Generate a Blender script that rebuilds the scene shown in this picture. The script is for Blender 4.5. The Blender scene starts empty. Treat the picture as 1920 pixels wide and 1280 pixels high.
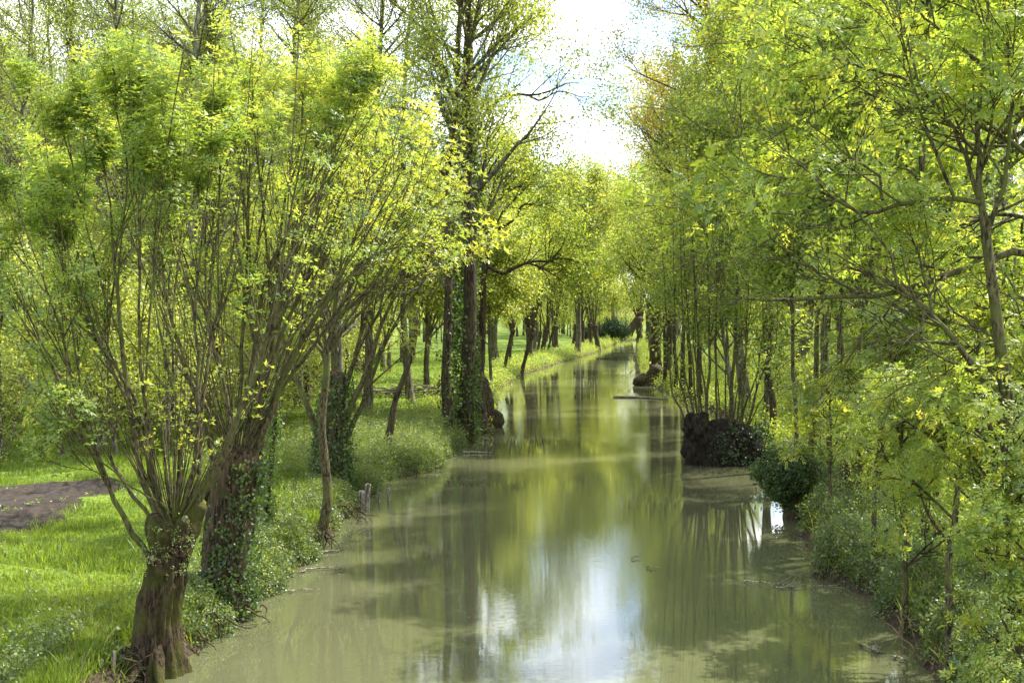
import bpy, math
import numpy as np
C = bpy.context.scene.collection
R_ = math.radians
# ------------------------------------------------------------------ camera, sky, sun, exposure
CAMZ, PITCH, F = 4.5, R_(1.245), 2300.0
cam = bpy.data.cameras.new('camera'); co = bpy.data.objects.new('camera', cam); C.objects.link(co)
co.location = (0, 0, CAMZ); co.rotation_euler = (math.pi/2 - PITCH, 0, 0)
cam.sensor_width = 36; cam.lens = 36*F/1920; cam.clip_end = 6000; cam.clip_start = 0.1
S = bpy.context.scene; S.camera = co
S.view_settings.view_transform = 'Standard'; S.view_settings.look = 'None'
S.view_settings.exposure = 1.28; S.view_settings.gamma = 1
S.render.engine = 'CYCLES'
S.cycles.max_bounces = 7; S.cycles.diffuse_bounces = 3; S.cycles.glossy_bounces = 3
S.cycles.transmission_bounces = 5; S.cycles.transparent_max_bounces = 4
S.cycles.caustics_reflective = False; S.cycles.caustics_refractive = False
SUN_AZ, SUN_EL = 60, 52
W_ = bpy.data.worlds.new('World'); S.world = W_; W_.use_nodes = True
nt = W_.node_tree; nt.nodes.clear()
def N(nt, t, **kw):
    n = nt.nodes.new(t)
    for k, v in kw.items():
        if k.startswith('i_'):
            n.inputs[k[2:].replace('_', ' ')].default_value = v
        else: setattr(n, k, v)
    return n
sky = N(nt, 'ShaderNodeTexSky', sky_type='NISHITA', sun_disc=False, sun_elevation=R_(SUN_EL), sun_rotation=R_(SUN_AZ), air_density=1.0, dust_density=1.0)
bg = N(nt, 'ShaderNodeBackground'); bg.inputs[1].default_value = 0.14
out = N(nt, 'ShaderNodeOutputWorld')
tc = N(nt, 'ShaderNodeTexCoord'); sep = N(nt, 'ShaderNodeSeparateXYZ')
addz = N(nt, 'ShaderNodeMath', operation='ADD'); addz.inputs[1].default_value = 0.25
dx = N(nt, 'ShaderNodeMath', operation='DIVIDE'); dy = N(nt, 'ShaderNodeMath', operation='DIVIDE')
cmb = N(nt, 'ShaderNodeCombineXYZ'); nz = N(nt, 'ShaderNodeTexNoise'); nz.inputs['Scale'].default_value = 1.9
nz.inputs['Detail'].default_value = 8; nz.inputs['Roughness'].default_value = .55
rmp = N(nt, 'ShaderNodeValToRGB'); rmp.color_ramp.elements[0].position = .43; rmp.color_ramp.elements[1].position = .60
mx = N(nt, 'ShaderNodeMixRGB'); mx.inputs[2].default_value = (10.5, 10.7, 11, 1)
L = nt.links.new
L(tc.outputs['Generated'], sep.inputs[0]); L(sep.outputs[2], addz.inputs[0])
L(sep.outputs[0], dx.inputs[0]); L(addz.outputs[0], dx.inputs[1]); L(sep.outputs[1], dy.inputs[0]); L(addz.outputs[0], dy.inputs[1])
L(dx.outputs[0], cmb.inputs[0]); L(dy.outputs[0], cmb.inputs[1]); L(cmb.outputs[0], nz.inputs['Vector'])
L(nz.outputs[0], rmp.inputs[0]); L(rmp.outputs[0], mx.inputs[0]); L(sky.outputs[0], mx.inputs[1])
L(mx.outputs[0], bg.inputs[0]); L(bg.outputs[0], out.inputs[0])
sl = bpy.data.lights.new('sun', 'SUN'); sl.energy = 4.6; sl.angle = R_(0.5); sl.color = (1, .95, .86)
so = bpy.data.objects.new('sun', sl); C.objects.link(so)
az, el = R_(SUN_AZ), R_(SUN_EL)
so.rotation_euler = (math.pi/2 - el, 0, math.pi - az)   # light travels away from the sun's direction

# ------------------------------------------------------------------ maths helpers
cp, sp_ = math.cos(PITCH), math.sin(PITCH)
def ray(px, py):
    xc, yc = (px-960)/F, (640-py)/F
    return np.array([xc, cp + yc*sp_, -sp_ + yc*cp])
def P3(px, py, Y):
    d = ray(px, py); return np.array([0, 0, CAMZ]) + d*(Y/d[1])
def WP(px, py, z=0.0):
    d = ray(px, py); return np.array([0, 0, CAMZ]) + d*((z-CAMZ)/d[2])
def nrm(a): return a/np.maximum(np.linalg.norm(a, axis=-1, keepdims=True), 1e-9)
def smooth(x): x = np.clip(x, 0, 1); return x*x*(3-2*x)
_lp = [(-60, -5.0), (9, -4.6), (13.6, -4.75), (15.35, -4.6), (15.9, -4.2)] + [(WP(a, b)[1], WP(a, b)[0]) for a, b in
      [(535,1095),(600,1040),(640,985),(700,925),(735,898),(822,884),(845,855),(925,795),(922,740),(975,705),(1050,680),(1112,663),(1165,640)]] + [(235, 27), (262, 46), (285, 80), (900, 400)]
_rp = [(-60, 5.5), (9, 5.0)] + [(WP(a, b)[1], WP(a, b)[0]) for a, b in
      [(1740,1270),(1640,1140),(1530,1080),(1500,1000),(1475,930),(1445,880),(1400,800),(1300,760),(1218,722),(1205,690),(1200,660),(1197,640)]] + [(225, 27), (248, 46), (270, 80), (890, 400)]
_lp = np.array(_lp); _rp = np.array(_rp)
def XL(Y): return np.interp(Y, _lp[:, 0], _lp[:, 1]) + .10*np.sin(Y*2.3) + .07*np.sin(Y*5.1+1)
def XR(Y): return np.interp(Y, _rp[:, 0], _rp[:, 1]) + .12*np.sin(Y*1.9+2) + .07*np.sin(Y*4.7)
def gz(X, Y):
    X = np.asarray(X, float); Y = np.asarray(Y, float)
    o = np.where(X < (XL(Y)+XR(Y))/2, XL(Y)-X, X-XR(Y))
    h = .42*smooth(o/.55) + .30*smooth((o-.3)/5.0) + .05*smooth(o)*(np.sin(X*1.3+Y*.7)+np.sin(Y*1.1-X*.5)) + .02*smooth(o)*np.sin(X*5+Y*3.1)
    return np.where(o > 0, h - .03, -.03 - .9*smooth(-o/.9))

# ------------------------------------------------------------------ mesh helpers
def mesh(name, V, Fq, mats, parent=None, tint=None, mi=None, smoothf=True, origin=None):
    V = np.asarray(V, np.float32).reshape(-1, 3)
    if origin is not None: V = V - np.asarray(origin, np.float32)
    Fq = np.asarray(Fq, np.int32)
    me = bpy.data.meshes.new(name); k = Fq.shape[1]; n = len(Fq)
    me.vertices.add(len(V)); me.vertices.foreach_set('co', V.ravel())
    me.loops.add(n*k); me.loops.foreach_set('vertex_index', Fq.ravel())
    me.polygons.add(n); me.polygons.foreach_set('loop_start', np.arange(0, n*k, k, dtype=np.int32))
    me.polygons.foreach_set('use_smooth', np.full(n, smoothf))
    for m in (mats if isinstance(mats, (list, tuple)) else [mats]): me.materials.append(m)
    if mi is not None: me.polygons.foreach_set('material_index', np.asarray(mi, np.int32))
    if tint is not None:
        a = me.attributes.new('tint', 'FLOAT', 'FACE'); a.data.foreach_set('value', np.asarray(tint, np.float32))
    me.update(calc_edges=True)
    o = bpy.data.objects.new(name, me); C.objects.link(o)
    if parent is not None: o.parent = parent
    elif origin is not None: o.location = origin
    return o
def thing(name, loc, label, cat, group=None):
    o = bpy.data.objects.new(name, None); C.objects.link(o); o.location = [float(v) for v in loc]
    o.empty_display_size = .3
    o['label'] = label; o['category'] = cat
    if group: o['group'] = group
    return o
def tag(o, label=None, cat=None, group=None, kind=None):
    for k, v in (('label', label), ('category', cat), ('group', group), ('kind', kind)):
        if v: o[k] = v
    return o
def cat_geo(parts):
    Vs, Fs, n = [], [], 0
    for V, Fq in parts:
        Vs.append(V.reshape(-1, 3)); Fs.append(Fq + n); n += len(Vs[-1])
    return np.concatenate(Vs), np.concatenate(Fs)
def tubes(P, R, k=5):
    """P (B,n,3), R (B,n) -> verts, quads"""
    B, n, _ = P.shape
    T = np.empty_like(P); T[:, 1:-1] = P[:, 2:]-P[:, :-2]; T[:, 0] = P[:, 1]-P[:, 0]; T[:, -1] = P[:, -1]-P[:, -2]; T = nrm(T)
    md = np.abs(nrm(P[:, -1]-P[:, 0])); ref = np.eye(3)[np.argmin(md, axis=1)][:, None, :]
    u = nrm(np.cross(T, np.broadcast_to(ref, T.shape))); v = np.cross(T, u)
    a = np.arange(k)*2*np.pi/k
    V = P[:, :, None, :] + R[:, :, None, None]*(np.cos(a)[None, None, :, None]*u[:, :, None, :] + np.sin(a)[None, None, :, None]*v[:, :, None, :])
    b = (np.arange(B)*n*k)[:, None, None]; i = (np.arange(n-1)*k)[None, :, None]; j = np.arange(k)[None, None, :]; j2 = (j+1) % k
    Fq = np.stack([b+i+j, b+i+j2, b+i+k+j2, b+i+k+j], -1).reshape(-1, 4)
    return V.reshape(-1, 3), Fq
def crom(pts, n):
    pts = np.asarray(pts, float); m = len(pts)
    q = np.vstack([2*pts[0]-pts[1], pts, 2*pts[-1]-pts[-2]])
    t = np.linspace(0, m-1-1e-6, n); i = t.astype(int); f = (t-i)[:, None]
    p0, p1, p2, p3 = q[i], q[i+1], q[i+2], q[i+3]
    return .5*((2*p1)+(-p0+p2)*f+(2*p0-5*p1+4*p2-p3)*f**2+(-p0+3*p1-3*p2+p3)*f**3)
def gnarl(pts, rads, seed, k=28, m=40, amp=.12, flare=.5, cap=True):
    """lumpy bark trunk along a spine, flared foot, domed top"""
    rg = np.random.default_rng(seed)
    P = crom(pts, m); Rr = np.interp(np.linspace(0, 1, m), np.linspace(0, 1, len(rads)), rads)
    L_ = np.linalg.norm(np.diff(P, axis=0), axis=1).sum(); s = np.linspace(0, L_, m)
    V, Fq = tubes(P[None], np.ones((1, m)), k); V = V.reshape(m, k, 3)
    th = np.arange(k)*2*np.pi/k
    rr = np.ones((m, k))
    for q in range(14):
        fr = rg.integers(1, 8); fs = rg.uniform(.6, 6)/1.0; ph = rg.uniform(0, 6.28, 2)
        rr += amp*.5/(1+.25*fr)*np.sin(fr*th[None]+ph[0]+.8*np.sin(s[:, None]*1.1+ph[1]))*np.sin(fs*s[:, None]+ph[1])
    for q in range(26):
        fr = rg.integers(4, 17); fs = rg.uniform(4, 26); ph = rg.uniform(0, 6.28, 3)
        rr += amp*.10*np.sin(fr*th[None]+ph[0]+1.3*np.sin(s[:, None]*2.7+ph[2]))*np.sin(fs*s[:, None]+ph[1])
    ph = rg.uniform(0, 6.28, 4); kk = 7 if k >= 28 else 4
    if k >= 20: rr += amp*.55*(np.abs(np.sin(kk*th[None]+ph[0]+.9*np.sin(s[:, None]*1.9+ph[1])+.5*np.sin(s[:, None]*5.3+ph[2])))-.62)
    foot = np.exp(-s/ (L_*.12+.05))[:, None]
    rr += flare*foot*(.55+.6*np.abs(np.sin(th[None]*2.5+rg.uniform(0, 6))))
    V = P[:, None] + (V-P[:, None])*(Rr[:, None]*rr)[..., None]
    if cap:
        c = V[-1].mean(0); up = nrm(P[-1]-P[-2])
        r1 = c+(V[-1]-c)*.6+up*Rr[-1]*.30; r2 = c+(V[-1]-c)*.08+up*Rr[-1]*.38
        V = np.concatenate([V, r1[None], r2[None]]); m += 2
    i = (np.arange(m-1)*k)[:, None]; j = np.arange(k)[None]; j2 = (j+1) % k
    Fq = np.stack([i+j, i+j2, i+k+j2, i+k+j], -1).reshape(-1, 4)
    return V.reshape(-1, 3), Fq
def knob(c, r, seed, k=22):
    rg = np.random.default_rng(seed); m = 14
    ph = np.linspace(.02, np.pi-.02, m); th = np.arange(k)*2*np.pi/k
    V = np.stack([np.sin(ph)[:, None]*np.cos(th), np.sin(ph)[:, None]*np.sin(th), np.cos(ph)[:, None]*np.ones(k)], -1)
    f = np.zeros((m, k))
    for q in range(14):
        w = rg.standard_normal(3)*rg.uniform(1.5, 6); f += .045*np.sin(V@w+rg.uniform(0, 6))
    V = V*(1+f[..., None])*np.array(r)+np.array(c)
    i = (np.arange(m-1)*k)[:, None]; j = np.arange(k)[None]; j2 = (j+1) % k
    return V.reshape(-1, 3), np.stack([i+j, i+k+j, i+k+j2, i+j2], -1).reshape(-1, 4)
def grow(S_, D, Ln, r0, r1, n, wob, up, rg):
    B = len(S_); P = np.empty((B, n, 3)); P[:, 0] = S_; d = nrm(D); st = (np.broadcast_to(Ln, (B,))/(n-1))[:, None]
    for i in range(1, n):
        d = nrm(d + wob*rg.standard_normal((B, 3)) + np.array([0, 0, up])); P[:, i] = P[:, i-1]+d*st
    t = np.linspace(0, 1, n)[None]; r0 = np.broadcast_to(r0, (B,))[:, None]; r1 = np.broadcast_to(r1, (B,))[:, None]
    return P, r0+(r1-r0)*t
def sprout(P, R, k, t0, t1, a0, a1, rg):
    B, n, _ = P.shape
    t = rg.uniform(t0, t1, (B, k)); f = t*(n-1); i = np.minimum(f.astype(int), n-2); w = (f-i)[..., None]
    bi = np.arange(B)[:, None]
    p = P[bi, i]*(1-w)+P[bi, i+1]*w; T = nrm(P[bi, i+1]-P[bi, i]); r = R[bi, i]*(1-w[..., 0])+R[bi, i+1]*w[..., 0]
    v = rg.standard_normal((B, k, 3)); v = nrm(v - (v*T).sum(-1, keepdims=True)*T)
    a = rg.uniform(a0, a1, (B, k))[..., None]
    D = np.cos(a)*T+np.sin(a)*v
    return p.reshape(-1, 3), D.reshape(-1, 3), r.reshape(-1), t.reshape(-1)

# ------------------------------------------------------------------ leaf templates (each (T,4,3), axis +Z)
def leaflet(base, d, nrml, l, w):
    d = nrm(d); s = nrm(np.cross(d, nrml)); 
    return np.array([base, base+d*l*.45+s*w*.5-nrml*w*.12, base+d*l - np.array([0, 0, .12*l]), base+d*l*.45-s*w*.5-nrml*w*.12])
def tuft_tpl(nr, nl, rl, ll, lw, droop, el0, el1, seed):
    rg = np.random.default_rng(seed); T = []
    for k in range(nr):
        a = 2*np.pi*(k+rg.uniform(-.3, .3))/nr; e = rg.uniform(el0, el1); Lr = rl*rg.uniform(.7, 1.15)
        d = np.array([np.cos(a)*np.cos(e), np.sin(a)*np.cos(e), np.sin(e)]); p = np.zeros(3)
        for q in range(nl):
            d = nrm(d+np.array([0, 0, -droop])); p = p+d*Lr/nl
            side = nrm(np.cross(d, [0, 0, 1])); nm = nrm(np.cross(side, d))
            for sg in (-1, 1):
                ld = nrm(d*.75+sg*side*.8+rg.standard_normal(3)*.15-np.array([0, 0, .2]))
                T.append(leaflet(p, ld, nrm(nm+rg.standard_normal(3)*.25), ll*rg.uniform(.75, 1.1), lw))
        T.append(leaflet(p, d, nm, ll*1.15, lw))
    return np.array(T)
def cloud_tpl(n, r, ll, lw, seed, flat=.8):
    rg = np.random.default_rng(seed); T = []
    for k in range(n):
        p = rg.standard_normal(3)*np.array([1, 1, flat])*r*.5; d = rg.standard_normal(3)*np.array([1, 1, .7]); 
        T.append(leaflet(p, d, nrm(rg.standard_normal(3)+np.array([0, 0, .8])), ll*rg.uniform(.7, 1.2), lw))
    return np.array(T)
TPL = {
 'ash':   [tuft_tpl(6, 2, .105, .06, .022, .10, .15, 1.0, s) for s in range(5)],         # dense young ash rosette
 'bud':   [tuft_tpl(4, 1, .05, .055, .022, .08, .3, 1.2, 20+s) for s in range(4)],        # sparse opening tuft
 'ashbig':[tuft_tpl(5, 4, .24, .08, .030, .15, -.1, .7, 40+s) for s in range(3)]+[tuft_tpl(3, 3, .15, .10, .04, .10, .2, 1., 50+s) for s in range(3)],        # open pinnate leaves
 'cloud': [cloud_tpl(12, .30, .10, .055, 60+s) for s in range(5)],
 'far':   [cloud_tpl(10, .55, .20, .12, 80+s) for s in range(5)],
 'thin':  [cloud_tpl(6, .30, .085, .05, 100+s) for s in range(5)],
 'ivy':   [cloud_tpl(6, .12, .058, .05, 120+s) for s in range(4)],
}
def place_tufts(kind, pos, ax, sc, rg, tint=.5, tj=.18, lj=.10):
    tp = TPL[kind]; pos = np.asarray(pos); ax = nrm(np.asarray(ax)); Nn = len(pos)
    sc = np.broadcast_to(sc, (Nn,))*rg.uniform(.75, 1.25, Nn); v = rg.integers(0, len(tp), Nn)
    u = nrm(np.cross(ax, rg.standard_normal((Nn, 3)))); w = np.cross(ax, u); M = np.stack([u, w, ax], -1)  # columns
    ti = np.broadcast_to(tint, (Nn,)) + tj*rg.standard_normal(Nn)
    Vs, Ts = [], []
    for q, t in enumerate(tp):
        s = v == q
        if not s.any(): continue
        X = np.einsum('nij,tkj->ntki', M[s]*sc[s][:, None, None], t) + pos[s][:, None, None, :]
        Vs.append(X.reshape(-1, 3)); Ts.append((ti[s][:, None]+lj*rg.standard_normal((s.sum(), len(t)))).ravel())
    V = np.concatenate(Vs); return V, np.arange(len(V), dtype=np.int32).reshape(-1, 4), np.concatenate(Ts)
def join_leaves(ls):
    V, Fq = cat_geo([(a, b) for a, b, c in ls]); return V, Fq, np.concatenate([c for a, b, c in ls])

# ------------------------------------------------------------------ materials
def newmat(name):
    m = bpy.data.materials.new(name); m.use_nodes = True; m.node_tree.nodes.clear(); return m, m.node_tree, m.node_tree.links.new
def ramp(nt, stops):
    r = N(nt, 'ShaderNodeValToRGB'); e = r.color_ramp.elements
    while len(e) < len(stops): e.new(.5)
    for q, (p, c) in zip(e, stops): q.position = p; q.color = (*c, 1)
    return r
def leafmat(name, stops, transl=.55, tboost=(2.0, 1.85, 1.0), gloss=.035, rough=.45):
    m, nt, L = newmat(name)
    at = N(nt, 'ShaderNodeAttribute', attribute_name='tint'); r = ramp(nt, stops)
    d = N(nt, 'ShaderNodeBsdfDiffuse'); t = N(nt, 'ShaderNodeBsdfTranslucent'); g = N(nt, 'ShaderNodeBsdfGlossy'); g.inputs['Roughness'].default_value = rough
    g.inputs['Color'].default_value = (1, 1, 1, 1)
    mul = N(nt, 'ShaderNodeMixRGB', blend_type='MULTIPLY'); mul.inputs[0].default_value = 1; mul.inputs[2].default_value = (*tboost, 1)
    m1 = N(nt, 'ShaderNodeMixShader'); m1.inputs[0].default_value = transl; m2 = N(nt, 'ShaderNodeMixShader'); m2.inputs[0].default_value = gloss
    o = N(nt, 'ShaderNodeOutputMaterial')
    L(at.outputs['Fac'], r.inputs[0]); L(r.outputs[0], d.inputs[0]); L(r.outputs[0], mul.inputs[1]); L(mul.outputs[0], t.inputs[0])
    L(d.outputs[0], m1.inputs[1]); L(t.outputs[0], m1.inputs[2]); L(m1.outputs[0], m2.inputs[1]); L(g.outputs[0], m2.inputs[2]); L(m2.outputs[0], o.inputs[0])
    return m
M_ash  = leafmat('young_ash_leaf',   [(0, (0.084,0.142,0.041)), (.4, (0.168,0.250,0.054)), (.75, (0.304,0.353,0.065)), (1, (0.440,0.392,0.091))])
M_yel  = leafmat('opening_leaf',     [(0, (.13,.18,.035)), (.4, (.24,.30,.05)), (.75, (.34,.37,.055)), (1, (.43,.42,.08))])
M_green= leafmat('fresh_green_leaf', [(0, (0.076,0.129,0.034)), (.4, (0.171,0.247,0.045)), (.75, (0.317,0.365,0.054)), (1, (0.471,0.435,0.076))])
M_pale = leafmat('pale_far_leaf',    [(0, (0.137,0.192,0.049)), (.5, (0.263,0.317,0.067)), (1, (0.442,0.432,0.100))])
M_copper=leafmat('copper_leaf',      [(0, (0.202,0.218,0.053)), (.5, (0.340,0.312,0.079)), (1, (0.460,0.395,0.116))])
M_dark = leafmat('evergreen_leaf',   [(0, (0.012,0.029,0.012)), (.6, (0.031,0.062,0.020)), (1, (0.072,0.115,0.029))], transl=.25, gloss=.03)
M_ivy  = leafmat('ivy_leaf',         [(0, (.024,.045,.014)), (.6, (.06,.11,.025)), (1, (.15,.22,.04))], transl=.4, gloss=.035, rough=.45)
M_gcov = leafmat('ground_cover_leaf',[(0, (0.051,0.086,0.029)), (.5, (0.124,0.182,0.045)), (1, (0.272,0.307,0.064))], transl=.45, gloss=.045, rough=.45)
M_grass= leafmat('grass_blade',      [(0, (.07,.115,.022)), (.5, (.16,.235,.034)), (1, (.30,.34,.06))], transl=.5, gloss=.02)
M_dead = leafmat('dead_leaf',        [(0, (.07,.05,.03)), (1, (.20,.16,.09))], tboost=(1.1,1,.8))
def barkmat(name, c0, c1, moss=None, mossamt=.5, scale=6, zs=.25, rough=.9, bump=.5):
    m, nt, L = newmat(name)
    tc = N(nt, 'ShaderNodeTexCoord'); mp = N(nt, 'ShaderNodeMapping'); mp.inputs['Scale'].default_value = (scale, scale, scale*zs)
    n1 = N(nt, 'ShaderNodeTexNoise'); n1.inputs['Scale'].default_value = 2.2; n1.inputs['Detail'].default_value = 9; n1.inputs['Roughness'].default_value = .68
    r = ramp(nt, [(.3, c0), (.7, c1)]); b = N(nt, 'ShaderNodeBump'); b.inputs['Strength'].default_value = bump; b.inputs['Distance'].default_value = .05
    p = N(nt, 'ShaderNodeBsdfPrincipled'); p.inputs['Roughness'].default_value = rough; p.inputs['Specular IOR Level'].default_value = .2; o = N(nt, 'ShaderNodeOutputMaterial')
    L(tc.outputs['Object'], mp.inputs[0]); L(mp.outputs[0], n1.inputs['Vector']); L(n1.outputs[0], r.inputs[0]); 
    mp2 = N(nt, 'ShaderNodeMapping'); mp2.inputs['Scale'].default_value = (scale*1.5, scale*1.5, scale*.9*max(zs, .25))
    n3 = N(nt, 'ShaderNodeTexNoise'); n3.inputs['Scale'].default_value = 2.5; n3.inputs['Detail'].default_value = 5; n3.inputs['Distortion'].default_value = .6
    r3 = ramp(nt, [(.40, (.14, .12, .12)), (.50, (.9, .9, .9)), (.7, (1.6, 1.5, 1.35))]); mc = N(nt, 'ShaderNodeMixRGB', blend_type='MULTIPLY'); mc.inputs[0].default_value = .85
    L(tc.outputs['Object'], mp2.inputs[0]); L(mp2.outputs[0], n3.inputs['Vector']); L(n3.outputs[0], r3.inputs[0]); L(r.outputs[0], mc.inputs[1]); L(r3.outputs[0], mc.inputs[2])
    ad = N(nt, 'ShaderNodeMath', operation='ADD'); L(n1.outputs[0], ad.inputs[0]); L(n3.outputs[0], ad.inputs[1]); L(ad.outputs[0], b.inputs['Height'])
    col = mc.outputs[0]
    if moss:
        n2 = N(nt, 'ShaderNodeTexNoise'); n2.inputs['Scale'].default_value = 2.6; n2.inputs['Detail'].default_value = 6
        r2 = ramp(nt, [(.62-.3*mossamt, (0,0,0)), (.78-.3*mossamt, (1,1,1))]); mm = N(nt, 'ShaderNodeMixRGB'); mm.inputs[2].default_value = (*moss, 1)
        L(tc.outputs['Object'], n2.inputs['Vector']); L(n2.outputs[0], r2.inputs[0]); L(r2.outputs[0], mm.inputs[0]); L(col, mm.inputs[1]); col = mm.outputs[0]
    L(col, p.inputs['Base Color']); L(b.outputs[0], p.inputs['Normal']); L(p.outputs[0], o.inputs[0])
    return m
B_poll = barkmat('mossy_pollard_bark', (.018,.012,.007), (.10,.07,.042), (.065,.065,.014), .6, 8, .45, bump=1)
B_limb = barkmat('grey_ash_bark', (.042,.036,.018), (.15,.128,.066), (.10,.11,.03), .45, 9, .5, bump=.25)
B_dark = barkmat('dark_bark', (.03,.022,.014), (.12,.09,.06), (.07,.075,.02), .35, 6, .2)
B_black= barkmat('wet_black_bark', (.010,.008,.006), (.045,.034,.024), (.03,.035,.012), .3, 6, .3)
B_tall = barkmat('olive_grey_bark', (.09,.082,.055), (.24,.22,.16), (.09,.10,.03), .4, 5, .2)
B_red  = barkmat('peeling_red_bark', (.022,.015,.010), (.15,.10,.065), (.06,.06,.02), .25, 6, .2, bump=1)
B_grey = barkmat('pale_grey_bark', (.12,.11,.08), (.30,.28,.20), (.12,.14,.05), .4, 7, .35, bump=.4)
B_wood = barkmat('weathered_wood', (.16,.14,.10), (.40,.37,.30), None, 0, 8, .2)

# ------------------------------------------------------------------ setting: ground, water, bed
def ground():
    Ys = np.concatenate([[-3000, -600, -150, -60, -30, -10, 0, 6], np.arange(9, 60, .22), np.arange(60, 120, .6), np.arange(120, 290, 1.5), [300, 330, 400, 600, 900, 1500, 4000]])
    off = np.concatenate([[3000, 900, 300, 120, 60, 35, 24], np.arange(18, 3, -.8), np.arange(3, 0, -.15), [.06, 0, -.08, -.2, -.35, -.6, -.9, -1.3]])
    xl, xr = XL(Ys), XR(Ys); 
    X = np.concatenate([xl[:, None]-off[None], (xr[:, None]+off[::-1][None])], 1)
    Y = np.repeat(Ys[:, None], X.shape[1], 1); Z = gz(X, Y)
    rg = np.random.default_rng(1); far = np.abs(X) > 60
    Z = Z + np.where(far | (Z < .1), 0, .018)*rg.standard_normal(Z.shape)
    n, k = X.shape; i = (np.arange(n-1)*k)[:, None]; j = np.arange(k-1)[None]
    Fq = np.stack([i+j, i+j+1, i+k+j+1, i+k+j], -1).reshape(-1, 4)
    m, nt, L = newmat('meadow_ground')
    g = N(nt, 'ShaderNodeNewGeometry'); sp = N(nt, 'ShaderNodeSeparateXYZ')
    n1 = N(nt, 'ShaderNodeTexNoise'); n1.inputs['Scale'].default_value = .9; n1.inputs['Detail'].default_value = 8
    n2 = N(nt, 'ShaderNodeTexNoise'); n2.inputs['Scale'].default_value = 14; n2.inputs['Detail'].default_value = 6
    r1 = ramp(nt, [(.3, (.07,.12,.02)), (.55, (.13,.20,.028)), (.75, (.20,.26,.04))]); r2 = ramp(nt, [(.3, (.55,.55,.5)), (.7, (1.25,1.2,1.1))])
    mu = N(nt, 'ShaderNodeMixRGB', blend_type='MULTIPLY'); mu.inputs[0].default_value = 1
    mud = ramp(nt, [(.3, (.018,.014,.009)), (.7, (.075,.055,.035))]); mr = N(nt, 'ShaderNodeMapRange'); mr.inputs[1].default_value = .22; mr.inputs[2].default_value = .40
    add = N(nt, 'ShaderNodeMath', operation='MULTIPLY_ADD'); add.inputs[1].default_value = .25; 
    mixm = N(nt, 'ShaderNodeMixRGB'); p = N(nt, 'ShaderNodeBsdfPrincipled'); p.inputs['Roughness'].default_value = .95; p.inputs['Specular IOR Level'].default_value = .15
    b = N(nt, 'ShaderNodeBump'); b.inputs['Strength'].default_value = .6; b.inputs['Distance'].default_value = .05; o = N(nt, 'ShaderNodeOutputMaterial')
    for q in (n1, n2): L(g.outputs['Position'], q.inputs['Vector'])
    L(n1.outputs[0], r1.inputs[0]); L(n2.outputs[0], r2.inputs[0]); L(r1.outputs[0], mu.inputs[1]); L(r2.outputs[0], mu.inputs[2])
    L(g.outputs['Position'], sp.inputs[0]); L(n2.outputs[0], add.inputs[0]); L(sp.outputs[2], add.inputs[2]); L(add.outputs[0], mr.inputs[0])
    mr.inputs[1].default_value = .34; mr.inputs[2].default_value = .52
    L(n2.outputs[0], mud.inputs[0]); L(mr.outputs[0], mixm.inputs[0]); L(mud.outputs[0], mixm.inputs[1]); L(mu.outputs[0], mixm.inputs[2])
    L(mixm.outputs[0], p.inputs['Base Color']); L(n2.outputs[0], b.inputs['Height']); L(b.outputs[0], p.inputs['Normal']); L(p.outputs[0], o.inputs[0])
    tag(mesh('ground', np.stack([X, Y, Z], -1), Fq, m), 'grassy meadow ground and muddy banks on both sides of the canal', 'ground', kind='structure')
ground()
def water():
    V = np.array([[-60, -60, 0], [150, -60, 0], [150, 330, 0], [-60, 330, 0]], float)
    m, nt, L = newmat('murky_water')
    tc = N(nt, 'ShaderNodeTexCoord'); mp = N(nt, 'ShaderNodeMapping'); mp.inputs['Scale'].default_value = (.75, 2.6, 1)
    n1 = N(nt, 'ShaderNodeTexNoise'); n1.inputs['Scale'].default_value = 5.5; n1.inputs['Detail'].default_value = 3; n1.inputs['Roughness'].default_value = .55
    n2 = N(nt, 'ShaderNodeTexNoise'); n2.inputs['Scale'].default_value = .13; n2.inputs['Detail'].default_value = 2
    r2 = ramp(nt, [(.40, (.12,.12,.12)), (.58, (1,1,1))]); mu = N(nt, 'ShaderNodeMath', operation='MULTIPLY')
    b = N(nt, 'ShaderNodeBump'); b.inputs['Strength'].default_value = 1; b.inputs['Distance'].default_value = .0017
    n3 = N(nt, 'ShaderNodeTexNoise'); n3.inputs['Scale'].default_value = .35; n3.inputs['Detail'].default_value = 4
    rc = ramp(nt, [(.3, (.094,.100,.050)), (.7, (.108,.113,.057))])
    p = N(nt, 'ShaderNodeBsdfPrincipled'); p.inputs['Roughness'].default_value = .015; p.inputs['IOR'].default_value = 1.7; o = N(nt, 'ShaderNodeOutputMaterial')
    p.inputs['Specular IOR Level'].default_value = .75
    L(tc.outputs['Object'], mp.inputs[0]); L(mp.outputs[0], n1.inputs['Vector']); L(tc.outputs['Object'], n2.inputs['Vector']); L(tc.outputs['Object'], n3.inputs['Vector'])
    L(n2.outputs[0], r2.inputs[0]); L(n1.outputs[0], mu.inputs[0]); L(r2.outputs[0], mu.inputs[1]); L(mu.outputs[0], b.inputs['Height'])
    L(n3.outputs[0], rc.inputs[0]); L(rc.outputs[0], p.inputs['Base Color']); L(b.outputs[0], p.inputs['Normal']); L(p.outputs[0], o.inputs[0])
    tag(mesh('water', V, np.array([[0, 1, 2, 3]]), m), 'calm murky green canal water reflecting trees and sky', 'water', kind='structure')
water()
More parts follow.
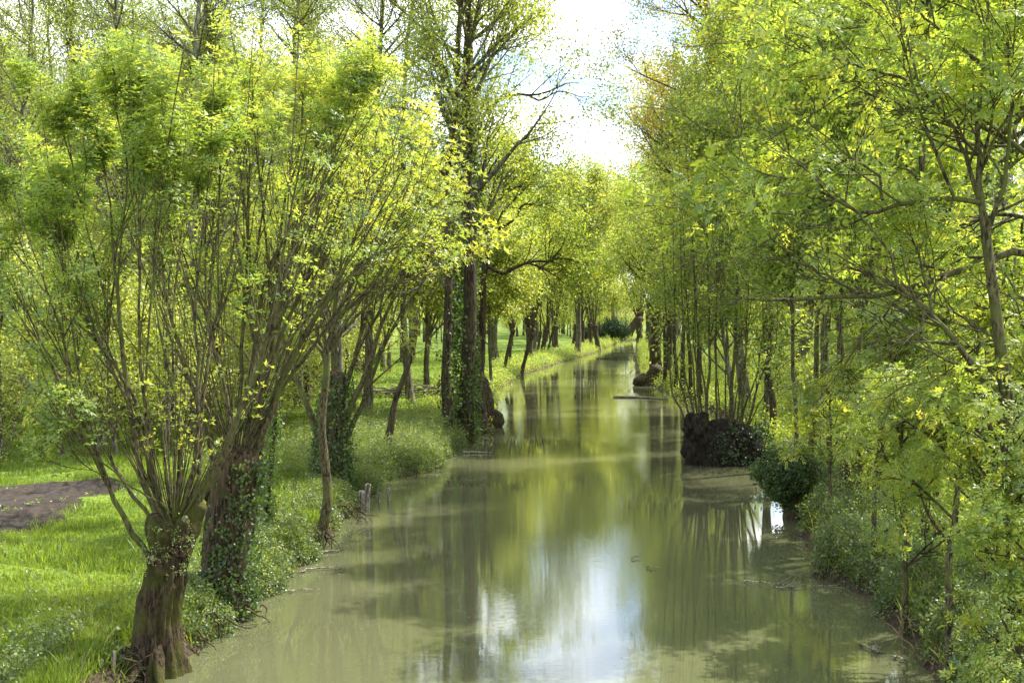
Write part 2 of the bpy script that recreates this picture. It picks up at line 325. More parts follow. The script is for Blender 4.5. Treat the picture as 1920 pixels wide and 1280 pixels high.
def soil():
    rg = np.random.default_rng(3); xs = np.arange(-34, -8.3, .11); ys = np.arange(18.5, 28.3, .11)
    X, Y = np.meshgrid(xs, ys); edge = np.minimum(np.minimum(-8.5+.25*np.sin(Y*2)-X, 28.0+.2*np.sin(X*1.7)-Y), 2)
    Z = gz(X, Y) + .05*np.clip(edge*4+.15*np.sin(X*9)*np.sin(Y*8), -1, 1) + np.where(edge > .1, .03, .0)*rg.standard_normal(X.shape)
    n, k = X.shape; i = (np.arange(n-1)*k)[:, None]; j = np.arange(k-1)[None]
    Fq = np.stack([i+j, i+j+1, i+k+j+1, i+k+j], -1).reshape(-1, 4)
    m, nt, L = newmat('tilled_soil'); nn = N(nt, 'ShaderNodeTexNoise'); nn.inputs['Scale'].default_value = 9; nn.inputs['Detail'].default_value = 8
    r = ramp(nt, [(.3, (.011,.008,.005)), (.7, (.052,.036,.024))]); p = N(nt, 'ShaderNodeBsdfPrincipled'); p.inputs['Roughness'].default_value = 1; o = N(nt, 'ShaderNodeOutputMaterial')
    g = N(nt, 'ShaderNodeNewGeometry'); L(g.outputs['Position'], nn.inputs['Vector']); L(nn.outputs[0], r.inputs[0]); L(r.outputs[0], p.inputs['Base Color']); L(p.outputs[0], o.inputs[0])
    tag(mesh('soil_bed', np.stack([X, Y, Z], -1), Fq, m), 'dark brown tilled soil patch in the lawn', 'soil', kind='structure')
soil()

# ------------------------------------------------------------------ tree builders
UP = np.array([0, 0, 1.])
def ivy_on(P, R, n, seed, parent, origin, t0=0, t1=1, mat=None, name='ivy', size=1., tint=.5, pad=.05, fade=True):
    rg = np.random.default_rng(seed); P = np.asarray(P, float); m = 60; Q = crom(P, m); r = np.interp(np.linspace(0, 1, m), np.linspace(0, 1, len(R)), R)
    t = t0+(t1-t0)*(rg.uniform(0, 1, n)**(1.4 if fade else 1)); i = np.minimum((t*(m-1)).astype(int), m-2)
    a = rg.uniform(0, 6.28, n); out = np.stack([np.cos(a), np.sin(a), .2+0*a], -1)
    pos = Q[i]+out*(r[i]+pad*rg.uniform(.2, 1.8, n))[:, None]
    V, Fq, T = place_tufts('ivy', pos, out+.4*rg.standard_normal((n, 3)), size, rg, tint, .2)
    return mesh(name, V, Fq, mat or M_ivy, parent, T, smoothf=False, origin=origin)

def hero_limbs(limbs, Y0, rg, n=16):
    """limbs: list of (pixel polyline, r0, r1, dY at tip) -> P,R"""
    Ps, Rs = [], []
    for pl, r0, r1, dY in limbs:
        pl = np.array(pl, float); m = len(pl); s = np.linspace(0, 1, m)
        pts = [P3(px, py, Y0 + dY*t**1.2) for (px, py), t in zip(pl, s)]
        p = crom(pts, n); p[1:-1] += .012*rg.standard_normal((n-2, 3)); Ps.append(p); Rs.append(np.maximum(r0*(1-np.linspace(0, 1, n))**.8, .25*r0*(1-np.linspace(0, 1, n))+min(r1, .02)*.45))
    return np.array(Ps), np.array(Rs)

def crown_from(P, R, rg, k2, k3, L2, L3, a2, up2, kind, sc, tips, tint, t0=.3, tj=.16, droop_ax=0., toptint=0., zref=None, wob=.07):
    """second and third order shoots on P, leaf tufts at their ends; returns (branch geo list per parent), leaves"""
    B = len(P)
    s, d, r, t = sprout(P, R, k2, t0, .97, a2[0], a2[1], rg)
    Ln = L2*(1.25-.65*t)*rg.uniform(.6, 1.2, len(t))
    P2, R2 = grow(s, d, Ln, np.minimum(r*.62, .03), .005, 7, wob, up2, rg)
    s3, d3, r3, t3 = sprout(P2, R2, k3, .25, 1., .35, .8, rg)
    P3_, R3 = grow(s3, d3, L3*rg.uniform(.5, 1.2, len(s3)), np.minimum(r3*.7, .012), .0035, 5, wob*1.1, up2*.8, rg)
    tip = [P3_[:, -1]]; ax = [P3_[:, -1]-P3_[:, -2]]
    for q in range(tips-1):
        f = rg.integers(1, 4, len(P3_)); b = np.arange(len(P3_)); tip.append(P3_[b, f]+.04*rg.standard_normal((len(b), 3))); ax.append(P3_[b, f+1]-P3_[b, f]+.3*rg.standard_normal((len(b), 3))*.1)
    tip.append(P2[:, -1]); ax.append(P2[:, -1]-P2[:, -2]); tip.append(P[:, -1]); ax.append(P[:, -1]-P[:, -2])
    tip = np.concatenate(tip); ax = nrm(np.concatenate(ax)); ax = nrm(ax + UP*.5 - droop_ax*UP)
    ti = tint
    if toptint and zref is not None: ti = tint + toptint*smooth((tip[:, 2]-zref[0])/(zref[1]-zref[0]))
    return (P2, R2), (P3_, R3), (tip, ax, ti)

def hero(name, base, trunk_geo, trunk_mat, limbs, Y0, seed, label, cat, k2=6, k3=4, L2=1.5, L3=.55, a2=(.3, .7), up2=.12, kind='ash', sc=1., tips=3, tint=.5, leaf=None, limb_mat=None, t0=.3, toptint=0, zref=None, keep=1., wob=.07, ksides=8, keepfn=None, tj=.16, forks=0):
    rg = np.random.default_rng(seed); root = thing(name, base, label, cat)
    tr = mesh('trunk', *trunk_geo, trunk_mat, root, origin=base)
    P, R = hero_limbs(limbs, Y0, rg); B = len(P)
    if forks:
        fs_, fd, fr, ft = sprout(P, R, forks, .28, .62, .12, .38, rg); full = np.linalg.norm(np.diff(P, axis=1), axis=-1).sum(1).repeat(forks)
        FP, FR = grow(fs_, fd, full*(1-ft)*rg.uniform(.85, 1.08, len(ft)), fr*.6, .008, 16, .035, .03, rg)
        P, R = np.concatenate([P, FP]), np.concatenate([R, FR])
    (P2, R2), (P3_, R3), (tip, ax, ti) = crown_from(P, R, rg, k2, k3, L2, L3, a2, up2, kind, sc, tips, tint, t0, toptint=toptint, zref=zref, wob=wob)
    for b in range(B):
        ii = [b]+list(range(B+b*forks, B+(b+1)*forks)); i2 = np.concatenate([np.arange(q*k2, (q+1)*k2) for q in ii]); i3 = np.concatenate([np.arange(q*k2*k3, (q+1)*k2*k3) for q in ii])
        g = [tubes(P[ii], R[ii], ksides), tubes(P2[i2], R2[i2], 5), tubes(P3_[i3], R3[i3], 4)]
        mesh('limb', *cat_geo(g), limb_mat or B_limb, root, origin=base)
    ti = np.broadcast_to(ti, (len(tip),))
    kp = rg.uniform(0, 1, len(tip)) < (keepfn(tip) if keepfn else keep)
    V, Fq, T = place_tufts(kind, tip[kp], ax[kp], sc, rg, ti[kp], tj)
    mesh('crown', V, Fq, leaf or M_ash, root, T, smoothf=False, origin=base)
    return root, P, R

def tree_data(H, r, seed, lean=(0, 0), cb=.35, n1=14, L1=3., a1=(.6, 1.1), k2=5, k3=4, L2=1.3, L3=.6, up=.06, kind='cloud', sc=1., tips=2, tint=.5, forks=0, wob=.06, tj=.16, twigs=True, keep=1.):
    """free-standing tree, local coordinates, foot at origin"""
    rg = np.random.default_rng(seed)
    n = 12; t = np.linspace(0, 1, n)
    p = np.stack([lean[0]*t**1.3, lean[1]*t**1.3, H*t], -1); p[1:] += np.cumsum(rg.standard_normal((n-1, 3))*np.array([1, 1, 0])*H*.006, 0)
    P = p[None]; R = (r*(1-.85*t)+.012)[None]; R[0, 0] *= 1.3
    main = [(P, R)]
    s, d, rr, tt = sprout(P, R, n1, cb, .98, a1[0], a1[1], rg)
    rel = (tt-cb)/(1-cb); Ln = L1*(1.15-.75*rel)*rg.uniform(.6, 1.2, len(tt))
    P1, R1 = grow(s, d, Ln, np.minimum(rr*.6, .09*r/.2), .01, 9, wob*1.3, up, rg)
    (P2, R2), (P3_, R3), (tip, ax, ti) = crown_from(P1, R1, rg, k2, k3, L2, L3, (.4, .9), up, kind, sc, tips, tint, .25, wob=wob*1.4)
    tg = tubes(P, R, 10); bg_ = [tubes(P1, R1, 5)]
    if twigs: bg_ += [tubes(P2, R2, 4), tubes(P3_, R3, 3)]
    else: bg_ += [tubes(P2[:, ::2], R2[:, ::2], 3)]
    kp = rg.uniform(0, 1, len(tip)) < keep
    lv = place_tufts(kind, tip[kp], ax[kp], sc, rg, ti, tj)
    return tg, cat_geo(bg_), lv
def pollard_data(H, hz, r, seed, lean=(0, 0), nl=9, fan=.35, k2=5, k3=3, L2=1.6, L3=.8, kind='cloud', sc=1., tips=2, tint=.5, up=.10, tj=.16, head=1.4):
    rg = np.random.default_rng(seed)
    pts = [(0, 0, -.1), (lean[0]*.3, lean[1]*.3, hz*.35), (lean[0]*.7, lean[1]*.7, hz*.75), (lean[0], lean[1], hz)]
    tg = gnarl(pts, [r*1.05, r*.9, r*.95, r*head], seed, 16, 16, .13, .35)
    a = rg.uniform(0, 6.28, nl); e = rg.uniform(.05, fan, nl)*np.linspace(.5, 1.3, nl)
    d = np.stack([np.cos(a)*np.sin(e), np.sin(a)*np.sin(e), np.cos(e)], -1); s = np.array(pts[-1])+d*np.array([r, r, 0])*1.0*head
    P, R = grow(s, d, (H-hz)*rg.uniform(.75, 1.1, nl), rg.uniform(.16, .3, nl)*r, .012, 12, .045, .03, rg)
    (P2, R2), (P3_, R3), (tip, ax, ti) = crown_from(P, R, rg, k2, k3, L2, L3, (.3, .8), up, kind, sc, tips, tint, .25)
    lv = place_tufts(kind, tip, ax, sc, rg, ti, tj)
    return tg, cat_geo([tubes(P, R, 6), tubes(P2, R2, 4), tubes(P3_, R3, 3)]), lv
def put(name, data, loc, mats, label, cat='tree', group=None, rot=0, sc=1., ivy=None):
    """a thing from arrays; returns root"""
    root = thing(name, loc, label, cat, group); root.rotation_euler[2] = rot; root.scale = (sc,)*3
    tg, bgm, lv = data
    mesh('trunk', *tg, mats[0], root); mesh('branches', *bgm, mats[1], root)
    mesh('crown', lv[0], lv[1], mats[2], root, lv[2], smoothf=False)
    return root
def copy_thing(src, loc, rot, sc, label, group=None):
    r = src.copy(); C.objects.link(r); r.location = [float(v) for v in loc]; r.rotation_euler[2] = rot; r.scale = (sc,)*3
    r['label'] = label
    if group: r['group'] = group
    for ch in list(src.children):
        c = ch.copy(); C.objects.link(c); c.parent = r
    return r
def at(px, py, z=.45):
    p = WP(px, py, z); return np.array([p[0], p[1], gz(p[0], p[1])-.05])
def atY(px, Y):
    x = P3(px, 600, Y)[0]; return np.array([x, Y, float(gz(x, Y))-.05])
# ------------------------------------------------------------------ nearest pollards, left bank
rg0 = np.random.default_rng(77)
def kf(z0, z1, lo, hi):
    return lambda p: lo+(hi-lo)*smooth((p[:, 2]-z0)/(z1-z0))
# pollard at the very front
YA = 15.3
bA = P3(292, 1262, YA); bA[2] = -.12
g = [gnarl([bA, P3(300, 1150, YA), P3(318, 1060, YA), P3(322, 1000, YA), P3(322, 978, YA)], [.30, .225, .215, .28, .22], 5, 64, 150, .24, .35),
     gnarl([P3(330, 1030, YA), P3(352, 985, YA), P3(374, 945, YA)], [.19, .17, .11], 2, 30, 40, .14, 0), gnarl([P3(312, 1030, YA), P3(296, 990, YA), P3(298, 966, YA)], [.2, .17, .12], 3, 30, 40, .14, 0),
     gnarl([P3(300, 1070, YA-.1), P3(286, 1045, YA-.2)], [.14, .09], 4, 20, 20, .14, 0), gnarl([P3(335, 1010, YA-.15), P3(345, 975, YA-.22)], [.12, .075], 6, 20, 20, .14, 0)]
for q, (a, l) in enumerate([(2.9, .8), (3.5, .7), (4.3, .5), (5.1, .45), (2.2, .6), (3.9, .6)]):
    d = np.array([np.cos(a), np.sin(a), 0]); pr = np.array([bA+d*.16+UP*.5, bA+d*.36+UP*.25, bA+d*(.42+l*.4)+UP*.10, bA+d*(.45+l)-UP*.15])
    g.append(tubes(crom(pr, 12)[None], np.linspace(.10, .02, 12)[None], 8))
limA = [
 ([(284,1050),(240,985),(200,900),(160,790),(125,650),(85,540),(15,330)], 0.041, .014, -1.4),
 ([(298,975),(265,885),(243,770),(228,640),(215,500),(200,350),(150,110)], 0.048, .014, .4),
 ([(300,970),(278,870),(262,770),(220,690),(165,620),(105,490),(0,220)], 0.033, .012, .9),
 ([(306,965),(285,850),(268,740),(262,600),(262,450),(250,300),(250,20)], 0.030, .012, -.8),
 ([(325,965),(338,870),(335,770),(318,700),(300,620),(290,450),(320,110)], 0.037, .012, 1.2),
 ([(340,960),(356,900),(372,800),(372,700),(366,560),(385,390),(405,60)], 0.039, .013, -.3),
 ([(350,955),(372,880),(378,760),(395,640),(430,500),(455,330),(475,50)], 0.036, .012, .9),
 ([(372,940),(400,890),(440,800),(475,700),(510,600),(535,440),(560,60)], 0.049, .014, -.5),
 ([(372,940),(410,870),(450,770),(490,640),(540,500),(610,340),(670,110)], 0.038, .013, 1.0),
 ([(290,985),(230,900),(180,800),(100,690),(20,610),(-60,500)], 0.029, .012, .6),
 ([(345,975),(300,945),(240,905),(180,860),(100,830)], 0.018, .008, -.9),
 ([(305,965),(270,830),(215,700),(160,560),(100,380),(75,140)], 0.030, .012, .2),
]
root, PA, RA = hero('pollard_ash', bA, cat_geo(g), B_poll, limA, YA, 11,
     'nearest pollarded ash, squat mossy trunk with tall limbs fanning out, at the left water edge', 'tree',
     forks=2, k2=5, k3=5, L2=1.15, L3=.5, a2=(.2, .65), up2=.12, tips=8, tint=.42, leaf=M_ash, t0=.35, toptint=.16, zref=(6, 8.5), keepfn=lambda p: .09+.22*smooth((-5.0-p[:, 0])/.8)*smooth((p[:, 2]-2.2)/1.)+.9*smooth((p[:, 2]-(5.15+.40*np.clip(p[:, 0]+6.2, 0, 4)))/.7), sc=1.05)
for q, (a, c) in enumerate([(346, 972), (287, 1046)]):
    cc = P3(a, c, YA-.3); rr_ = knob(cc, (.042, .012, .036), 900+q, 16); mesh('sawn_scar', *rr_, B_grey, root, origin=bA)
rgx = np.random.default_rng(5)
V, Fq, T = place_tufts('ivy', bA + np.stack([rgx.uniform(-1.3, -.35, 260), rgx.uniform(-.5, .9, 260), rgx.uniform(.1, .9, 260)], -1)*np.array([1, 1, .6]), rgx.standard_normal((260, 3))+UP, 1., rgx)
mesh('ivy', V, Fq, M_ivy, root, T, smoothf=False, origin=bA)
def head_shoots(root, c, rad, n, L0, L1, seed, origin, leaf):
    rg = np.random.default_rng(seed); a = rg.uniform(0, 6.28, n); e = rg.uniform(.05, .75, n)
    d = np.stack([np.cos(a)*np.sin(e), np.sin(a)*np.sin(e), np.cos(e)], -1); s_ = c+d*np.array(rad)*.8
    P, R = grow(s_, d, rg.uniform(L0, L1, n), .011, .003, 12, .025, .03, rg); mesh('shoots', *tubes(P, R, 5), B_limb, root, origin=origin)
    i = rg.integers(6, 12, (n, 2)); pos = P[np.arange(n)[:, None], i].reshape(-1, 3); V, Fq, T = place_tufts('bud', pos, rg.standard_normal((n*2, 3))*.4+UP, 1.15, rg, .45)
    mesh('shoot_leaves', V, Fq, leaf, root, T, smoothf=False, origin=origin)
head_shoots(root, P3(326, 990, YA), (.25, .25, .15), 46, .9, 3.4, 601, bA, M_yel)
# second pollard
YB = 18.2
bB = P3(412, 1165, YB); bB[2] = 0
g = [gnarl([bB, P3(415, 1080, YB), P3(425, 980, YB), P3(440, 880, YB), P3(455, 845, YB)], [.30, .30, .33, .34, .22], 9, 34, 60, .16, .35),
     knob(P3(400, 905, YB), (.16, .18, .26), 12), knob(P3(470, 870, YB), (.13, .15, .25), 13), knob(P3(425, 860, YB), (.15, .15, .2), 14)]
limB = [
 ([(405,900),(385,800),(352,700),(322,600),(305,480),(330,330),(350,200)], 0.047, .012, 1.0),
 ([(425,870),(428,760),(400,640),(395,500),(425,380),(440,230)], 0.043, .013, 1.4),
 ([(455,860),(485,770),(508,660),(520,540),(525,420),(560,280),(575,130)], 0.053, .012, .3),
 ([(465,870),(505,780),(540,690),(590,600),(650,520),(720,470),(790,440)], 0.051, .013, -.4),
 ([(468,880),(500,800),(550,700),(620,610),(700,540),(780,520),(850,440)], 0.038, .012, .9),
 ([(455,855),(470,760),(480,640),(500,520),(560,400),(640,310),(690,210)], 0.047, .013, -1.0),
 ([(460,860),(490,740),(530,620),(585,500),(640,400),(700,330),(760,260)], 0.043, .013, 1.1),
 ([(440,860),(450,740),(455,620),(480,480),(500,340),(520,220)], 0.038, .013, -.6),
 ([(460,865),(510,750),(560,640),(640,540),(740,430),(830,375)], 0.036, .012, .1),
 ([(455,850),(475,740),(520,600),(560,450),(620,330),(660,150)], 0.038, .012, .6),
]
def kfB(p):
    return .13+.8*smooth((p[:, 2]-6.4)/1.6)*smooth((-1.2-p[:, 0])/1.2)
root, PB, RB = hero('pollard_ash', bB, cat_geo(g), B_red, limB, YB, 12,
     'second pollarded ash, brown peeling trunk half wrapped in ivy, just behind the nearest one', 'tree',
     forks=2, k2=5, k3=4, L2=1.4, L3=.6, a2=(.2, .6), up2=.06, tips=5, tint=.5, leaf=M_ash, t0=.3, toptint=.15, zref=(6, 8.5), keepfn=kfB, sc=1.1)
head_shoots(root, P3(442, 875, YB), (.28, .26, .2), 52, 1.2, 4.6, 602, bB, M_yel)
ivy_on([bB+[.12,-.1,0], P3(430, 1000, YB)+[.1,-.1,0], P3(460, 860, YB)+[.1,-.1,0]], [.33, .3, .2], 620, 21, root, bB, 0, 1)

# slim pair behind, brown trunk and ivied stem
ivy_on([P3(318, 1075, YA)+[0, -.1, 0], P3(322, 985, YA)+[0, -.1, 0]], [.28, .30], 260, 29, bpy.data.objects['pollard_ash'], bA, 0, 1, M_gcov, 'moss', .32, .5, .02, False)
def simple_tree(px, py, Y, trunkpx, rad, limbs, seed, label, bark, k=9, **kw):
    b = P3(px, py, Y); b[2] = gz(b[0], b[1])-.05
    pts = [b]+[P3(a, c, Y) for a, c in trunkpx]
    return hero(kw.pop('name', 'slim_tree'), b, gnarl(pts, rad, seed, 16, 40, .06, .35), bark, limbs, Y, seed, label, 'tree', **kw), pts
(rt, _, _), pts = simple_tree(490, 985, 24.0, [(487, 900), (492, 800), (490, 740)], [.13, .12, .11, .10],
    [([(490,745),(478,640),(455,520),(440,380),(420,200)], .07, .012, 1.0), ([(490,745),(505,640),(540,520),(560,380),(570,200)], .07, .012, -.6), ([(490,750),(500,660),(520,560),(600,440),(690,350)], .05, .01, .8), ([(488,760),(470,680),(400,600),(340,520)], .04, .01, 0)],
    31, 'brown bare trunk behind the second pollard, beside a thin ivied stem', B_red, k2=6, k3=4, L2=1.9, L3=.8, kind='bud', sc=1.9, tips=2, leaf=M_yel, tint=.5)
(rt, _, _), pts = simple_tree(497, 1022, 22.6, [(502, 930), (511, 840), (518, 760)], [.06, .05, .045, .04],
    [([(518,762),(520,650),(535,520),(560,400)], .035, .01, .5), ([(518,765),(540,650),(600,560),(650,480)], .03, .008, -.5)],
    32, 'thin leaning stem wrapped in ivy from foot to fork, right of the brown trunk', B_dark, k2=5, k3=4, L2=1.4, L3=.6, kind='bud', sc=1.7, tips=2, leaf=M_yel, tint=.5)
ivy_on(pts, [.08, .07, .05], 420, 33, rt, pts[0], 0, 1, size=.8, fade=False, tint=.8)

# curved slender ash over the water
(rt, _, _), pts = simple_tree(590, 1022, 24.3, [(606, 985), (614, 930), (610, 870), (603, 800), (612, 700), (612, 650)], [.13, .105, .095, .09, .08, .07, .06],
    [([(612,655),(600,560),(610,470),(640,360),(650,220)], .05, .012, .6), ([(612,655),(640,570),(690,480),(740,390),(790,290)], .05, .012, -.8),
     ([(612,660),(660,600),(730,540),(800,500),(880,470)], .04, .01, .3), ([(610,670),(560,600),(540,500),(530,380)], .04, .01, 1), ([(612,665),(680,560),(760,450),(850,350)], .035, .01, 1.2)],
    34, 'slender curved grey trunk rising from an undercut root at the left water edge', B_limb, k2=7, k3=5, L2=1.8, L3=.8, kind='bud', sc=2.0, tips=3, leaf=M_yel, tint=.6)

# ivied pollard behind it with fanning limbs
YE = 29.5
bE = P3(625, 955, YE); bE[2] = .05
(rE, PE_, RE_) = hero('ivied_pollard', bE, gnarl([bE, P3(622, 860, YE), P3(628, 780, YE), P3(630, 700, YE)], [.34, .26, .25, .2], 35, 24, 40, .1, .3), B_dark,
    [([(615,870),(590,800),(565,730),(540,670),(520,580),(500,470)], .10, .02, .8), ([(632,830),(655,770),(690,690),(715,610),(760,500),(800,380)], .09, .02, -.6),
     ([(632,850),(665,790),(700,700),(740,610),(800,520),(870,450)], .07, .015, .9), ([(628,720),(625,600),(640,480),(650,300)], .08, .015, 0), ([(632,790),(660,690),(680,600),(700,480),(720,300)], .06, .015, 1.2),
     ([(625,740),(600,640),(580,540),(590,380)], .06, .012, -1), ([(630,760),(680,640),(740,540),(820,430),(900,400)], .05, .012, .4)],
    YE, 36, 'pollard smothered in dark ivy, grey limbs leaning over the canal, behind the curved trunk', 'tree',
    k2=8, k3=5, L2=2.4, L3=.9, kind='bud', sc=2.2, tips=3, leaf=M_yel, tint=.42, keep=.8)
ivy_on([bE, P3(622, 860, YE), P3(630, 690, YE)], [.36, .30, .2], 1300, 37, rE, bE, 0, .95, size=1.1, fade=True, pad=.13)
# leaning stem on the bank
YG = 36
(rG, _, _), pts = simple_tree(722, 880, YG, [(733, 800), (742, 750), (760, 700), (775, 650), (783, 600)], [.13, .10, .085, .08, .07, .06],
    [([(783,602),(790,540),(800,450),(790,330)], .04, .01, .5), ([(780,620),(800,560),(850,480),(880,380)], .035, .01, -.5), ([(770,665),(740,600),(730,520),(700,430)], .03, .01, .2)],
    38, 'dark crooked stem leaning right on the grassy bank before the twin tall trunks', B_dark, k2=6, k3=4, L2=2., L3=.9, kind='bud', sc=2.4, tips=2, leaf=M_yel, tint=.45)

# twin tall trees
YH = 42.
def tall(px, py, Y, H, r, lean, seed, label, ivyn, sc, leaf, tint, L1=4.2, n1=34, cb=.28, kind='thin', **kw):
    b = P3(px, py, Y); b[2] = max(gz(b[0], b[1])-.05, -.1)
    d = tree_data(H, r, seed, lean, cb, n1, L1, (.5, 1.1), 7, 5, 1.9, .9, .05, kind, sc, 3, tint, **kw)
    rt = put('tall_tree', d, b, (B_dark, B_tall, leaf), label)
    if ivyn:
        t = np.linspace(0, .5, 6); P = np.stack([b[0]+lean[0]*t**1.3, b[1]+lean[1]*t**1.3, b[2]+H*t], -1)
        o = ivy_on(P, list(r*(1-.85*t)+.03), ivyn, seed+1, rt, b, 0, 1, size=1.7, pad=.12, fade=False, tint=.55)
    return rt
tall(843, 838, YH, 21, .16, (.4, .3), 41, 'bare dark trunk, left of the twin tall trees at the left water edge', 350, 1.35, M_yel, .40, n1=20)
tall(872, 825, YH+1, 23, .25, (.1, .2), 42, 'thick ivy-clad trunk, right of the twin tall trees at the left water edge', 1700, 1.45, M_yel, .42, L1=4.8, n1=40)
# the long branch reaching across the sky, its own tree just behind
b = P3(905, 790, 47); b[2] = gz(b[0], b[1])-.05
limS = [([(888,560),(882,380),(880,200),(885,60),(890,-80)], .14, .03, 0),
 ([(884,330),(905,220),(955,180),(1010,178),(1060,158),(1085,155)], .085, .02, .2), ([(990,178),(1015,188),(1050,170),(1090,182),(1125,182)], .045, .012, 0.4),
 ([(882,180),(905,110),(960,60),(1010,30),(1060,-20)], .08, .02, -.5), ([(886,250),(900,150),(935,80),(960,-30)], .07, .02, .8), ([(884,420),(930,380),(970,350),(1010,345)], .06, .015, .3),
 ([(886,400),(930,300),(985,260),(1030,262)], .05, .015, .9), ([(884,300),(840,220),(800,100),(790,-20)], .07, .02, 1)]
hero('tall_tree', b, gnarl([b, P3(895, 700, 47), P3(888, 560, 47)], [.22, .18, .15], 43, 14, 20, .06, .3), B_dark, limS, 47, 44,
  'tree behind the twin trunks with dark crooked branches reaching right across the sky', 'tree', k2=8, k3=5, L2=2.4, L3=1., a2=(.4, 1.), up2=.02, kind='thin', sc=1.5, tips=3, tint=.4, leaf=M_pale, limb_mat=B_dark, t0=.2, wob=.12)
# ivied dead stub at the water's edge
b = P3(905, 800, 49.3); b[2] = -.1
rt = thing('ivied_stump', b, 'dark ivied stump bulging over the water right of the twin tall trees', 'stump')
mesh('trunk', *cat_geo([gnarl([b, b+[0, 0, .8], b+[-.1, 0, 2.0]], [.62, .42, .30], 51, 20, 24, .2, .5), knob(b+np.array([.45, -.2, .35]), (.4, .4, .42), 52)]), B_dark, rt, origin=b)
ivy_on([b+[-.5,0,0], b+[-.45, 0, 1.2], b+[-.4, 0, 2.1]], [.5, .5, .3], 700, 53, rt, b, 0, 1, size=1.6, fade=False, tint=.8)

# ------------------------------------------------------------------ pollard row far along the left bank
row = [ # foot px, py, head py, trunk radius, lean, limbs, label
 (944,700,618,.20,(.7,0),5,'leaning dark pollard, first of the far row on the left bank'),
 (955,686,622,.19,(.25,0),6,'slim pollard just behind the first leaning one of the far row'),
 (976,697,625,.22,(.9,0),5,'low forked pollard leaning right with its foot in the water, far row'),
 (992,677,617,.52,(.1,0),11,'thickest trunk of the far pollard row, broad and dark'),
 (1008,668,622,.22,(.3,0),5,'thin forked pollard just right of the thickest far trunk'),
 (1016,667,618,.38,(.5,0),8,'knob-headed pollard leaning right in the middle of the far row'),
 (1027,662,610,.20,(.8,0),4,'thin straight stem between two knob-headed far pollards'),
 (1042,657,612,.45,(0,0),9,'upright pollard with a club head, right of the leaning middle one in the far row'),
 (1076,652,610,.52,(.4,0),9,'stout pollard with a wide head beyond the gap in the far row'),
 (1093,652,608,.38,(-.1,0),8,'small club-headed pollard right of the stout one in the far row'),
 (1103,645,608,.22,(.1,0),4,'very thin pollard stem near the far end of the left row'),
 (1109,652,606,.34,(-.2,0),6,'narrow pollard second from the far end of the left row'),
 (1122,654,610,.50,(-.5,0),8,'gnarled pollard with bulging roots in the water ending the left row'),
]
row = [(a, b, c, r*.66, l, n, t) for a, b, c, r, l, n, t in row]
for q, (px, py, hy, r, ln, nl, lab) in enumerate(row):
    b = WP(px, py, .3); D = b[1]; b[2] = gz(b[0], b[1])-.1
    sc = np.clip(D/45, 1.6, 3.0); hz = CAMZ+(590-hy)/F*D - b[2]
    H = [11, 12, 9, 15, 11, 13, 12, 14, 14, 14, 13, 15, 14][q]
    d = pollard_data(H, hz, r, 200+q, ln, nl, .42, 6, 4, 2.6, 1.3, 'far', .62*sc/1.6, 2, .6)
    put('far_pollard', d, b, (B_dark, B_dark, M_pale if q % 3 else M_yel), lab, 'tree', 'pollards in the far row on the left bank')
# arching limb tree (dark branch over the water)
YR = 62
b = P3(895, 745, YR); b[2] = gz(b[0], b[1])-.05
limR = [([(915,500),(945,512),(980,495),(1010,500),(1045,520),(1075,550)], .10, .02, 0), ([(950,508),(990,492),(1030,488),(1052,465),(1060,440)], .09, .02, .5),
 ([(1010,505),(1040,485),(1080,490),(1120,520)], .06, .015, 1), ([(905,440),(960,415),(980,385),(1015,385),(1060,370)], .09, .02, 0), ([(905,430),(930,340),(960,300),(1000,310)], .08, .02, 1.5), ([(910,520),(930,420),(1000,340),(1050,310)], .08, .02, 2),
 ([(905,450),(890,360),(920,250)], .08, .02, 0)]
hero('arching_tree', b, gnarl([b, P3(903, 640, YR), P3(905, 540, YR), P3(905, 440, YR)], [.25, .2, .2, .15], 61, 12, 24, .07, .3), B_dark, limR, YR, 62,
  'tree with dark limbs arching right over the canal in front of the far pollard row', 'tree', k2=9, k3=6, L2=2.8, L3=1.2, a2=(.4, 1.1), up2=.03, kind='far', sc=.85, tips=3, tint=.5, leaf=M_green, limb_mat=B_dark, t0=.1, wob=.12)
# far end
def farthing(px, py, hy, r, ln, label, mats, H=16, seed=0, name='far_tree', z=.3, **kw):
    b = WP(px, py, z); D = b[1]; b[2] = gz(b[0], b[1])-.1; hz = CAMZ+(590-hy)/F*D-b[2]
    return put(name, pollard_data(H, hz, r, seed, ln, 8, .5, 6, 4, 3.2, 1.6, 'far', 1.25, 2, .5, head=1.15), b, mats, label)
farthing(1173, 634, 595, .75, (2.6, 0), 'black forked trunk leaning over the far bend of the canal', (B_dark, B_dark, M_pale), seed=71)
farthing(1200, 640, 596, .5, (-.3, 0), 'straight trunk on the right bank just past the far leaning one', (B_dark, B_dark, M_green), seed=72)
farthing(1217, 648, 592, .55, (.1, 0), 'second straight trunk on the far right bank above the bend', (B_dark, B_dark, M_green), seed=73)
b = WP(1147, 640, .4); rt = thing('dark_evergreen_shrub', b, 'rounded dark evergreen shrub at the far bend of the canal', 'shrub')
rgx = np.random.default_rng(9); nn = 1500; dd = nrm(rgx.standard_normal((nn, 3)))*rgx.uniform(.6, 1, (nn, 1))**.5
lob = np.array([[-2.2, 0, 1.3], [0, 0, 2.2], [1.5, .5, 1.6], [-3.8, 1, .9]])[rgx.integers(0, 4, nn)]
V, Fq, T = place_tufts('far', dd*np.array([1.1, 1.5, 1.1])*(1+.3*rgx.standard_normal((nn, 1)))+lob, dd, 1.1, rgx, .5); mesh('leaves', V, Fq, M_dark, rt, T, smoothf=False)
